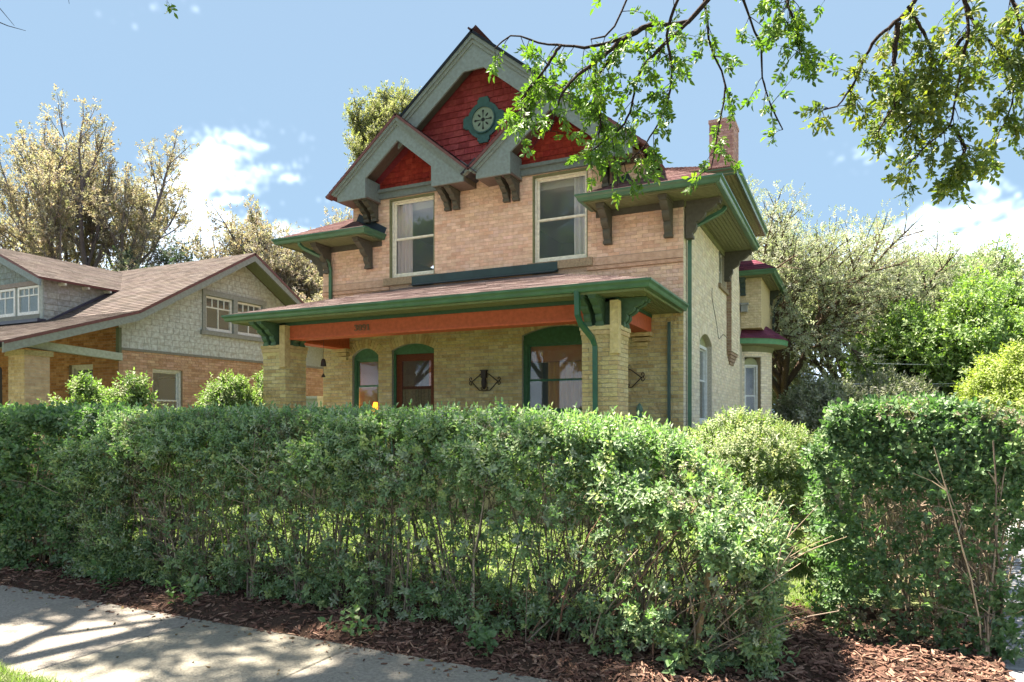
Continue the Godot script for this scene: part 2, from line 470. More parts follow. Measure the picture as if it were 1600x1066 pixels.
func materials() -> void:
	var fine := tex(3, .06, .80, 1.0, 4); var blotch := tex(8, .015, .80, 1.0, 5); var streak := tex(15, .03, .78, 1.0, 5, 256, .04)
	var nfine := ntex(5, .09, 3.0, 4); var ngrain := ntex(9, .2, 4.0, 3)
	mat("paint", Color.WHITE, .62, tex(61, .03, .86, 1.0, 6, 512, .015), .7)
	mat("gutter_paint", Color.WHITE, .38, blotch, .6, null, 1, .5)
	mat("brick_face", Color.WHITE, .88, tex(71, .02, .86, 1.0, 7, 512, .02), .6, nfine, .8, .25)
	mat("mortar", lin(.50, .45, .36), .95, fine, 1.7, nfine, .6, .2)
	mat("mortar_peach", lin(.56, .38, .28), .95, fine, 1.7, nfine, .6, .2)
	mat("mortar_cream", lin(.60, .54, .43), .95, fine, 1.7, nfine, .6, .2)
	mat("mortar_dark", lin(.34, .25, .17), .95, fine, 1.7, nfine, .6, .2)
	mat("cedar_shingle", Color.WHITE, .75, streak, 1.1, nfine, .5, .3)
	mat("asphalt_shingle", Color.WHITE, .95, tex(21, .16, .62, 1.0, 3), 1.6, ngrain, 1.0, .2)
	mat("wood", Color.WHITE, .5, streak, 2.2)
	mat("iron", lin(.035, .018, .014), .55, null, 1, null, 1, .5)
	mat("stone", lin(.42, .37, .29), .9, fine, 1.1, nfine, 1.2, .25)
	mat("concrete", Color.WHITE, .93, tex(31, .10, .80, 1.0, 5), .9, ngrain, .5, .25)
	mat("mulch_soil", lin(.075, .048, .036), .97, fine, 1.5, ngrain, 1.5, .2)
	mat("mulch_chip", Color.WHITE, .9, null, 1, null, 1, .25)
	mat("lawn_soil", lin(.20, .225, .10), .97, tex(41, .05, .6, 1.0, 5), .5, ngrain, 1.0, .2)
	mat("asphalt", lin(.21, .20, .185), .95, fine, .8, ngrain, .6, .25)
	mat("bark", Color.WHITE, .95, tex(51, .07, .55, 1.0, 4), 1.4, ntex(52, .06, 8.0, 4), 1.0, .2)
	mat("twig", Color.WHITE, .85, fine, 3.0)
	mat("plain", Color.WHITE, .85)
	mat("curtain", Color.WHITE, .95)
	var g := StandardMaterial3D.new(); g.resource_name = "glass"; g.transparency = BaseMaterial3D.TRANSPARENCY_ALPHA
	g.albedo_color = Color(.75, .82, .82, .06); g.roughness = .02; g.metallic_specular = .42; M["glass"] = g
	foliage_mat("hedge_leaf", .55, Color(.80, .95, .60)); foliage_mat("tree_leaf", .5, Color(.92, 1.0, .55)); foliage_mat("far_leaf", .6, Color(.95, 1.0, .80)); foliage_mat("grass_blade", .6, Color(.80, .95, .50))

# ---------- ground ----------
func ground() -> void:
	var mb := MB.new(); mb.box(V(-250, -.40, -250), V(250, -.06, 250)); structure("ground", mb, M.lawn_soil)
	# lawns as gently uneven sheets
	var f := FastNoiseLite.new(); f.seed = 4; f.frequency = .35
	var lawn := MB.new()
	var step := .5
	for i in int(22 / step):
		for j in int(16.5 / step):
			var x := -19.4 + i * step; var z := -9.6 + j * step
			var h := func(a: float, b: float) -> float: return -.02 + .03 * f.get_noise_2d(a, b)
			lawn.quad(V(x, h.call(x, z + step), z + step), V(x + step, h.call(x + step, z + step), z + step), V(x + step, h.call(x + step, z), z), V(x, h.call(x, z), z), Color.WHITE)
	structure("lawn", lawn, M.lawn_soil)
	var pk := MB.new(); pk.box(V(-22, -.1, 9.71), V(3.44, -.025, 13.0)); structure("parkway", pk, M.lawn_soil)
	var rd := MB.new(); rd.box(V(-120, -.2, 13.4), V(120, -.05, 24)); structure("road", rd, M.asphalt)
	var kb := MB.new(); kb.box(V(-120, -.2, 13.0), V(120, .03, 13.4), Color(.42, .40, .36)); structure("kerb", kb, M.concrete)
	# front walk, slab by slab
	var bed := MB.new(); bed.box(V(-22, -.12, 8.29), V(5.2, -.055, 9.70), Color(.16, .14, .11))
	var walk := structure("sidewalk", bed, M.concrete)
	var xs := [-22.0]
	while xs[-1] < 3.4: xs.append(xs[-1] + 1.52)
	for k in xs.size() - 1:
		var x0: float = xs[k] + .17; var x1: float = minf(xs[k + 1] + .17, 5.2)
		if x1 - x0 < .3: continue
		var s := MB.new(); slab(s, x0 + .006, x1 - .006, 8.29 + R(-.012, .012), 9.69, R(-.004, .004), pick([Color(.275, .25, .213), Color(.262, .243, .21), Color(.287, .26, .223)]))
		part(walk, "paving_slab", s, M.concrete)
	var bed2 := MB.new(); bed2.box(V(3.50, -.13, -24), V(5.2, -.06, 8.28), Color(.12, .12, .12))
	var side := structure("side_walk", bed2, M.concrete)
	for k in 22:
		var z1 := 8.28 - k * 1.45
		var s := MB.new(); slab(s, 3.50 + R(-.015, .015), 5.2, z1 - 1.44, z1 - .008, R(-.006, .006), pick([Color(.27, .28, .29), Color(.25, .26, .275), Color(.30, .305, .31)]))
		part(side, "paving_slab", s, M.concrete)
	# mulch bed: a low uneven mound and loose chips
	var m := MB.new(); var n := FastNoiseLite.new(); n.seed = 12; n.frequency = 1.4; n.fractal_octaves = 4
	var hh := func(x: float, z: float) -> float:
		var e := smoothstep(8.30, 8.02, z)
		return -.03 + .075 * e + .05 * e * n.get_noise_2d(x * 1.5, z * 1.5) + .03 * e * n.get_noise_2d(x * 6, z * 6)
	var st := .07
	var x := -9.0
	while x < 3.49:
		var z := 5.7 if x > 1.2 else 6.5
		while z < 8.285:
			var x1 := minf(x + st, 3.495); var z1 := minf(z + st, 8.29)
			m.quad(V(x, hh.call(x, z1), z1), V(x1, hh.call(x1, z1), z1), V(x1, hh.call(x1, z), z), V(x, hh.call(x, z), z), Color.WHITE)
			z += st
		x += st
	structure("mulch_bed", m, M.mulch_soil)
	var chip := MB.new()
	chip.prism(PackedVector2Array([Vector2(-.5, -.09), Vector2(.1, -.14), Vector2(.55, -.03), Vector2(.42, .10), Vector2(-.2, .15), Vector2(-.55, .05)]), Transform3D(Basis(Vector3(0, 1, 0), Vector3(1, 0, 0), Vector3(0, 0, 1)), Vector3.ZERO), -.045, .045)
	var items := []
	var pal := [Color(.135, .072, .053), Color(.10, .053, .04), Color(.18, .105, .078), Color(.07, .038, .03), Color(.25, .16, .12), Color(.15, .085, .062)]
	for k in 26000:
		var px := R(-7.5, 3.48); var pz := R(6.6, 8.30)
		if k % 3 == 0: px = R(-1.0, 3.48); pz = R(6.9, 8.32)
		if px > 1.4 and k % 4 == 0: pz = R(5.75, 7.6)
		var d := V(R(-1, 1), R(-.28, .35), R(-1, 1))
		items.append([V(px, hh.call(px, minf(pz, 8.28)) + R(.004, .022), pz), d, pow(R(0, 1), 2.2) * .062 + .018, pick(pal)])
	for k in 420:
		items.append([V(R(-6, 1.5), .006, 8.30 + pow(R(0, 1), 3) * .22), V(R(-1, 1), R(-.06, .06), R(-1, 1)), R(.015, .045), pick(pal)])
	scatter(self, "mulch_chips", chip.mesh(), M.mulch_chip, items)
	tag(get_child(get_child_count() - 1), "loose reddish brown bark mulch chips under the hedge", "mulch")
	# a few dry leaves blown onto the walk
	var lf := MB.new(); leaf(lf, V(0, -.02, 0), V(0, 1, 0), V(0, 0, 1), .045, .022, Color.WHITE, .15, .25)
	var dry := []
	for k in 70: dry.append([V(R(-5, 1.2), .008, 8.3 + pow(R(0, 1), 1.6) * 1.3), V(R(-1, 1), R(-.1, .1), R(-1, 1)), R(.4, 1.0), pick([Color(.20, .13, .06), Color(.12, .08, .04), Color(.16, .17, .06)])])
	scatter(self, "fallen_leaves", lf.mesh(), M.mulch_chip, dry)
	tag(get_child(get_child_count() - 1), "few small dry leaves scattered over the front walk", "leaves")
	# grass blades
	var bl := MB.new()
	for k in 5:
		var a := R(0, TAU); var o := V(R(-.01, .01), 0, R(-.01, .01)); var l := V(cos(a), 0, sin(a)); var w := V(-sin(a), 0, cos(a)) * .0022
		var h := R(.6, 1.0); var g := R(.8, 1.2); var c := Color(g, g, g * .9)
		var p1 := o + l * .010 + V(0, .045 * h, 0); var p2 := o + l * .038 * R(.6, 1.4) + V(0, .075 * h, 0)
		bl.quad(o - w, o + w, p1 + w, p1 - w, c); bl.tri(p1 - w, p1 + w, p2, c)
	var grass := []
	var gp := [Color(.17, .23, .07), Color(.21, .27, .085), Color(.15, .20, .06), Color(.27, .30, .13)]
	for k in 9000:
		var px := R(-4.6, -1.2); var pz := 9.69 + pow(R(0, 1), 1.4) * 1.1
		grass.append([V(px, -.03, pz), V(R(-.25, .25), 1, R(-.25, .25)), R(.8, 1.5), pick(gp)])
	scatter(self, "parkway_grass", bl.mesh(), M.grass_blade, grass)
	tag(get_child(get_child_count() - 1), "short green grass along the outer edge of the front walk", "grass")
	var lawn_items := []
	for k in 26000:
		var px := R(-9.5, 2.3); var pz := R(1.5, 6.7)
		if px > -8 and px < 0 and pz < 2.4: continue
		lawn_items.append([V(px, -.03, pz), V(R(-.3, .3), 1, R(-.3, .3)), R(.9, 1.9), pick(gp)])
	for k in 4000: lawn_items.append([V(R(1.3, 2.5), -.03, R(3.0, 5.95)), V(R(-.3, .3), 1, R(-.3, .3)), R(1.0, 2.2), pick(gp)])
	scatter(self, "lawn_grass", bl.mesh(), M.grass_blade, lawn_items)
	tag(get_child(get_child_count() - 1), "green lawn grass between the hedge and the porch", "grass")
func slab(s: MB, x0: float, x1: float, z0: float, z1: float, y: float, col: Color) -> void:   # a slab with eased edges
	var e := .008
	s.box(V(x0, -.075, z0), V(x1, y - e, z1), col)
	var a := V(x0 + e, y, z0 + e); var b := V(x1 - e, y, z0 + e); var c := V(x1 - e, y, z1 - e); var d := V(x0 + e, y, z1 - e)
	s.quad(d, c, b, a, col)
	var lo := [V(x0, y - e, z0), V(x1, y - e, z0), V(x1, y - e, z1), V(x0, y - e, z1)]; var hi := [a, b, c, d]
	for k in 4: s.quad(lo[(k + 1) % 4], lo[k], hi[k], hi[(k + 1) % 4], col)

# ---------- the house ----------
const GREEN := Color(.065, .155, .085)
const OLIVE := Color(.21, .22, .12)
const SAGE := Color(.18, .21, .20)
const GREY_GREEN := Color(.20, .24, .24)
const DARK := Color(.10, .092, .072)
const CREAM_TRIM := Color(.85, .80, .68)
const BEAM_RED := Color(.56, .125, .055)
var H: Node3D

func bracket_poly(w: float, h: float) -> PackedVector2Array:   # scrolled bracket: (out, up), top at 0
	var p := PackedVector2Array([Vector2(0, -h), Vector2(.20 * w, -h)])
	for q in [[.20, .90, .30, .62, .06], [.36, .60, .58, .36, .07], [.64, .34, .90, .16, .05]]:
		for k in 5:
			var t := k / 4.0
			p.append(Vector2(lerpf(q[0], q[2], t) * w - q[4] * w * sin(PI * t) * -1.0, -lerpf(q[1], q[3], t) * h))
	p.append_array(PackedVector2Array([Vector2(w, -.15 * h), Vector2(w, 0), Vector2(0, 0)]))
	return p
func bracket(parent: Node, at: Vector3, out: Vector3, w: float, h: float, thick: float, col: Color) -> void:   # at: top of its back, against the wall
	var side := out.cross(Vector3.UP)
	var f := Transform3D(Basis(out, Vector3.UP, side), at)
	var mb := MB.new(); mb.prism(bracket_poly(w, h), f, -thick / 2, thick / 2, col)
	mb.prism(PackedVector2Array([Vector2(0, -.07 * h), Vector2(w + .015, -.07 * h), Vector2(w + .015, -.001), Vector2(0, -.001)]), f, -thick / 2 - .012, thick / 2 + .012, col)
	mb.prism(PackedVector2Array([Vector2(0, -h - .03), Vector2(.22 * w, -h - .03), Vector2(.22 * w, -h + .02), Vector2(0, -h + .02)]), f, -thick / 2 - .01, thick / 2 + .01, col)
	part(parent, "bracket", mb, M.paint)
const GUTTER_PROFILE := [Vector2(0, 0), Vector2(.075, 0), Vector2(.085, .02), Vector2(.095, .055), Vector2(.125, .085), Vector2(.125, .115), Vector2(.112, .115), Vector2(.112, .10), Vector2(0, .10)]
func gutter(parent: Node, path: Array, col: Color) -> void:   # path runs with the house on its left
	var mb := MB.new(); mb.sweep(path, PackedVector2Array(GUTTER_PROFILE), col)
	part(parent, "gutter", mb, M.gutter_paint)
func pipe(parent: Node, called: String, pts: Array, r: float, col: Color) -> MeshInstance3D:
	var mb := MB.new(); var rr := PackedFloat32Array(); var pp := PackedVector3Array()
	# ease every bend with two points
	for k in pts.size():
		if k == 0 or k == pts.size() - 1: pp.append(pts[k])
		else:
			pp.append(pts[k].lerp(pts[k - 1], minf(.07 / pts[k].distance_to(pts[k - 1]), .4)))
			pp.append(pts[k].lerp(pts[k + 1], minf(.07 / pts[k].distance_to(pts[k + 1]), .4)))
	for k in pp.size(): rr.append(r)
	mb.tube(pp, rr, 4, col, PI / 4)
	return part(parent, called, mb, M.gutter_paint)
func boards(parent: Node, called: String, a: Vector3, u: Vector3, v: Vector3, w: float, col: Color, thick := .014) -> void:   # beaded boards running along u, laid side by side along v; the visible face looks down
	var mb := MB.new(); var n := maxi(1, int(round(v.length() / w))); var s := v / n
	var d := V(0, thick / 2, 0)
	for k in n:
		var g := R(.94, 1.04)
		mb.obox(a + u / 2 + s * (k + .5) + d, u / 2, d, s * .5 * (1 - .07 / (v.length() / n) * .1), Color(col.r * g, col.g * g, col.b * g))
		mb.obox(a + u / 2 + s * (k + .96) - V(0, .003, 0), u / 2, V(0, .004, 0), s * .035, Color(col.r * .9, col.g * .9, col.b * .9))
	part(parent, called, mb, M.paint, "", "stuff")
func sash_window(parent: Node, f: Transform3D, w: float, h: float, frame_col: Color, bar := .05, meet := .5, head := PackedVector2Array(), head_col := GREEN) -> MeshInstance3D:
	# f: lower left corner of the opening on the frame's plane, x along, y up, z out
	var fr := MB.new()
	fr.prism(rect(0, 0, bar, h), f, -.06, .03, frame_col); fr.prism(rect(w - bar, 0, w, h), f, -.06, .03, frame_col)
	fr.prism(rect(bar, h - bar, w - bar, h), f, -.06, .028, frame_col); fr.prism(rect(bar, 0, w - bar, bar * 1.3), f, -.06, .034, frame_col)
	var o := part(parent, "window", fr, M.paint)
	if head.size():
		var t := MB.new(); t.prism(head, f, -.07, .01, head_col); part(o, "arched_panel", t, M.paint)
	var my := h * meet
	for k in 2:
		var z := -.035 if k else -.012
		var y0 := bar * 1.3 if k == 0 else my - .022; var y1 := my + .022 if k == 0 else h - bar
		var s := MB.new(); var b := .035
		s.prism(rect(bar, y0, bar + b, y1), f, z - .015, z + .012, frame_col); s.prism(rect(w - bar - b, y0, w - bar, y1), f, z - .015, z + .012, frame_col)
		s.prism(rect(bar + b, y0, w - bar - b, y0 + b), f, z - .014, z + .011, frame_col); s.prism(rect(bar + b, y1 - b, w - bar - b, y1), f, z - .014, z + .011, frame_col)
		part(o, "sash", s, M.paint)
		var g := MB.new(); g.prism(rect(bar + b - .004, y0 + b - .004, w - bar - b + .004, y1 - b + .004), f, z - .004, z)
		part(o, "pane", g, M.glass)
	return o
func drape(called: String, label: String, cat: String, a: Vector3, u: Vector3, h: float, col: Color, folds: int, amp := .03, group := "") -> void:   # a hanging cloth, a: its lower corner
	var mb := MB.new(); var n := folds * 6; var nr := u.cross(Vector3.UP).normalized()
	for k in n:
		var p := a + u * (float(k) / n) + nr * amp * sin(TAU * folds * k / n) ; var q := a + u * (float(k + 1) / n) + nr * amp * sin(TAU * folds * (k + 1) / n)
		mb.quad(p, q, q + V(0, h, 0), p + V(0, h, 0), col)
		mb.quad(q + nr * -.004, p + nr * -.004, p + nr * -.004 + V(0, h, 0), q + nr * -.004 + V(0, h, 0), col)
	var o := part(self, called, mb, M.curtain); tag(o, label, cat, group)

func voussoirs(parent: Node, f: Transform3D, x0: float, x1: float, spring: float, crown: float, pal: Array, high := .2) -> void:
	var w := (x1 - x0) / 2; var s := crown - spring; var r := (w * w + s * s) / (2 * s); var half := asin(w / r)
	var n := int(round(2 * half * (r + .05) / .072)); var cx := (x0 + x1) / 2; var cy := crown - r
	for k in n:
		var a := lerpf(-half, half, (k + .06) / n); var b := lerpf(-half, half, (k + .94) / n)
		var p := PackedVector2Array([Vector2(cx + r * sin(a), cy + r * cos(a)), Vector2(cx + r * sin(b), cy + r * cos(b)), Vector2(cx + (r + high) * sin(b), cy + (r + high) * cos(b)), Vector2(cx + (r + high) * sin(a), cy + (r + high) * cos(a))])
		var mb := MB.new(); mb.prism(p, f, -.01, .012 + R(-.002, .002), pick(pal)); part(parent, "brick", mb, M.brick_face)
func arch_ring(x0: float, x1: float, spring: float, crown: float, high := .205) -> PackedVector2Array:   # the area the arch bricks fill, to leave out of the coursed bricks
	var p := arc(x0, x1, spring, crown, 8)
	var w := (x1 - x0) / 2; var s := crown - spring; var r := (w * w + s * s) / (2 * s); var half := asin(w / r)
	for i in 9:
		var a := lerpf(half, -half, i / 8.0)
		p.append(Vector2((x0 + x1) / 2 + (r + high) * sin(a), crown - r + (r + high) * cos(a)))
	return p

func house() -> void:
	H = thing("brick_house", "two storey peach and tan brick house with red shingled gables and green trim", "house", V(-3.98, 0, -5))
	var WX := -7.965
	# openings of the front: x0, sill, x1, spring, crown
	var door := [-6.12, .78, -5.07, 3.06, 3.19]; var small := [-7.16, 1.35, -6.46, 2.98, 3.14]; var big := [-3.09, 1.67, -1.50, 3.22, 3.37]
	var ul := rect(-6.17, 4.585, -5.06, 6.25); var ur := rect(-2.86, 4.585, -1.755, 6.25)
	var fh := [arch(door[0], door[1], door[2], door[3], door[4]), arch(small[0], small[1], small[2], small[3], small[4]), arch(big[0], big[1], big[2], big[3], big[4]), ul, ur]
	var fp := PackedVector2Array([Vector2(WX, -.05), Vector2(0, -.05), Vector2(0, 5.75), Vector2(-.75, 5.75), Vector2(-.75, 6.42), Vector2(-7.13, 6.42), Vector2(-7.13, 5.75), Vector2(WX, 5.75)])
	var low := Geometry2D.intersect_polygons(fp, rect(WX - 1, -1, 1, 3.49))[0] as PackedVector2Array
	var top := Geometry2D.intersect_polygons(fp, rect(WX - 1, 3.49, 1, 9))[0] as PackedVector2Array
	var s := MB.new(); shell(s, FRONT, low, fh, .26); var lower := part(H, "lower_front_wall", s, M.mortar)
	s = MB.new(); shell(s, FRONT, top, fh, .26); var upper := part(H, "upper_front_wall", s, M.mortar_peach)
	var rings := [arch_ring(door[0], door[2], door[3], door[4]), arch_ring(small[0], small[2], small[3], small[4]), arch_ring(big[0], big[2], big[3], big[4])]
	s = MB.new(); brickwork(s, FRONT, low, fh + rings, TAN); part(lower, "brickwork", s, M.brick_face, "", "stuff")
	for o in [door, small, big]: voussoirs(lower, FRONT, o[0], o[2], o[3], o[4], TAN)
	# belt course of projecting bricks below the upper windows
	s = MB.new(); brickwork(s, FRONT, top, fh + [rect(WX - .1, 4.33, .1, 4.575)], PEACH, .213, .0675, .007, .005); part(upper, "brickwork", s, M.brick_face, "", "stuff")
	for seg in [[WX, -6.17], [-5.06, -2.86], [-1.755, 0.0]]:
		s = MB.new()
		s.box(V(seg[0], 4.425, -.02), V(seg[1], 4.560, .022), Color(.62, .42, .31)); s.box(V(seg[0], 4.345, -.02), V(seg[1], 4.405, .040), Color(.60, .38, .27)); s.box(V(seg[0], 4.56, -.02), V(seg[1], 4.575, .010), Color(.44, .34, .26))
		part(upper, "belt_course", s, M.brick_face)
	for w in [[-6.30, -5.0], [-2.95, -1.65]]:
		s = MB.new(); s.box(V(w[0], 4.43, -.1), V(w[1], 4.583, .055), Color(1.0, .84, .70)); part(upper, "window_sill", s, M.stone)
	# right side wall
	var side := Transform3D(Basis(V(0, 0, -1), V(0, 1, 0), V(1, 0, 0)), Vector3.ZERO)
	var sw := [1.44, 1.52, 2.75, 3.13, 3.31]; var su := rect(3.62, 4.60, 4.60, 5.42)
	var sp := PackedVector2Array([Vector2(.001, -.05), Vector2(11.0, -.05), Vector2(11.0, 6.32), Vector2(1.62, 6.32), Vector2(1.62, 5.75), Vector2(.001, 5.75)])
	var sh := [arch(sw[0], sw[1], sw[2], sw[3], sw[4]), su]
	s = MB.new(); shell(s, side, sp, sh, .26); var sidewall := part(H, "side_wall", s, M.mortar_cream)
	var skip := [rect(6.85, -1, 12, 9)]
	s = MB.new(); brickwork(s, side, sp, sh + [arch_ring(sw[0], sw[2], sw[3], sw[4])] + skip, CREAM, .213, .0675, .007, .005); part(sidewall, "brickwork", s, M.brick_face, "", "stuff")
	voussoirs(sidewall, side, sw[0], sw[2], sw[3], sw[4], CREAM)
	s = MB.new(); s.box(V(-.05, 1.40, -1.36), V(.07, 1.515, -2.84), Color(.9, .9, .85)); part(sidewall, "window_sill", s, M.stone)
	s = MB.new(); s.box(V(-.05, 4.50, -3.54), V(.06, 4.595, -4.68), Color(.8, .72, .6)); part(sidewall, "window_sill", s, M.stone)
	# left, back and inner walls, floors
	s = MB.new(); s.box(V(WX, -.05, -.262), V(WX + .26, 5.75, -11), Color(.5, .42, .25)); part(H, "left_wall", s, M.mortar)
	s = MB.new(); s.box(V(WX, -.05, -11), V(0, 6.3, -11.26), Color(.5, .42, .25)); part(H, "back_wall", s, M.mortar)
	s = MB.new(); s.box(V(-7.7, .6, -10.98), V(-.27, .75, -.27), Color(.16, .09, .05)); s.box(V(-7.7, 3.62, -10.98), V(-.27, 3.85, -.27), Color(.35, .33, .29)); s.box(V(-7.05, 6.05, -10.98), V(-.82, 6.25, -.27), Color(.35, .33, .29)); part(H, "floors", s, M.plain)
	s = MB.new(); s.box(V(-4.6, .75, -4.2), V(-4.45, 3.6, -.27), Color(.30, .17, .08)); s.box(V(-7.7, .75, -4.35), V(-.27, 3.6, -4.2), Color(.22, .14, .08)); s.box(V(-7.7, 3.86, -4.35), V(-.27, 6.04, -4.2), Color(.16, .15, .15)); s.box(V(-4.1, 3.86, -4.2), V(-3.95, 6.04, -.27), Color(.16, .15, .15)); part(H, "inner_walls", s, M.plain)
	# windows
	sash_window(H, Transform3D(Basis.IDENTITY, V(-6.17, 4.585, -.10)), 1.11, 1.665, CREAM_TRIM, .055, .50)
	sash_window(H, Transform3D(Basis.IDENTITY, V(-2.86, 4.585, -.10)), 1.105, 1.665, CREAM_TRIM, .055, .50)
	for x in [-6.17, -2.86]:                           # olive painted jambs in the upper openings
		s = MB.new(); s.box(V(x - .001, 4.585, -.069), V(x + .018, 6.25, .012), OLIVE); s.box(V(x + 1.092, 4.585, -.069), V(x + 1.108, 6.25, .012), OLIVE); s.box(V(x + .018, 6.225, -.069), V(x + 1.092, 6.251, .012), OLIVE); part(H, "jamb", s, M.paint)
	var hp := arc(big[0], big[2], big[3], big[4], 10); hp = shift(hp, big[0], big[1]); hp.append_array(PackedVector2Array([Vector2(big[2] - big[0] - .001, 1.46), Vector2(.001, 1.46)]))
	sash_window(H, Transform3D(Basis.IDENTITY, V(big[0], big[1], -.10)), big[2] - big[0], 1.46, GREEN, .085, .47, hp)
	hp = shift(arc(small[0], small[2], small[3], small[4], 10), small[0], small[1]); hp.append_array(PackedVector2Array([Vector2(small[2] - small[0] - .001, 1.60), Vector2(.001, 1.60)]))
	sash_window(H, Transform3D(Basis.IDENTITY, V(small[0], small[1], -.10)), small[2] - small[0], 1.60, GREEN * 1.25, .06, .61, hp, GREEN * 1.4)
	hp = shift(arc(sw[0], sw[2], sw[3], sw[4], 10), sw[0], sw[1]); hp.append_array(PackedVector2Array([Vector2(sw[2] - sw[0] - .001, 1.58), Vector2(.001, 1.58)]))
	sash_window(H, Transform3D(side.basis, V(-.12, sw[1], -sw[0])), sw[2] - sw[0], 1.58, Color(.70, .72, .70), .06, .55, hp, OLIVE * 1.6)
	sash_window(H, Transform3D(side.basis, V(-.12, 4.60, -3.62)), .98, .82, Color(.66, .66, .62), .05, .5)
	front_door(door)
	roofs()
	gables()
	porch()
	bay()
	chimney(side)
	curtains()
func shift(p: PackedVector2Array, x: float, y: float) -> PackedVector2Array:
	var o := PackedVector2Array()
	for q in p: o.append(q - Vector2(x, y))
	return o
func front_door(d: Array) -> void:
	var w: float = d[2] - d[0]; var f := Transform3D(Basis.IDENTITY, V(d[0], d[1], -.10))
	var fr := MB.new(); var hp := shift(arc(d[0], d[2], d[3], d[4], 10), d[0], d[1]); hp.append_array(PackedVector2Array([Vector2(w - .001, 2.20), Vector2(.001, 2.20)]))
	fr.prism(hp, f, -.07, .02, GREEN * 1.3); fr.prism(rect(0, 0, .05, 2.199), f, -.07, .03, GREEN * 1.3)
	var fo := part(H, "door_frame", fr, M.paint)
	var dr := MB.new(); var c := Color(.17, .045, .018)
	dr.prism(rect(.055, .02, .19, 2.195), f, -.05, .0, c); dr.prism(rect(w - .14, .02, w - .004, 2.195), f, -.05, .0, c); dr.prism(rect(.19, 2.05, w - .14, 2.195), f, -.05, .0, c); dr.prism(rect(.19, .02, w - .14, .25), f, -.05, .0, c)
	dr.prism(rect(.19, 1.46, w - .14, 1.52), f, -.05, -.004, c * .55)
	var o := part(H, "door", dr, M.wood)
	var n := 9
	for k in n:
		var x := lerpf(.19, w - .14, float(k) / n); var bd := MB.new()
		bd.prism(rect(x + .004, .25, lerpf(.19, w - .14, float(k + 1) / n) - .004, 1.46), f, -.04, -.018, pick([Color(.16, .13, .075), Color(.19, .15, .09)])); part(o, "board", bd, M.wood)
	var g := MB.new(); g.prism(rect(.188, 1.518, w - .138, 2.052), f, -.03, -.026); part(o, "pane", g, M.glass)
	var kb := MB.new(); kb.lathe(V(d[0] + .12, d[1] + 1.0, -.09), [Vector2(0, -.03), Vector2(.03, -.01), Vector2(.03, .01), Vector2(0, .03)], 8); part(o, "handle", kb, M.iron)
	var bk := MB.new(); bk.box(V(d[0] + .1, .76, -1.3), V(d[2] - .05, 3.0, -1.36), Color(.28, .16, .08)); part(H, "inner_door", bk, M.plain)
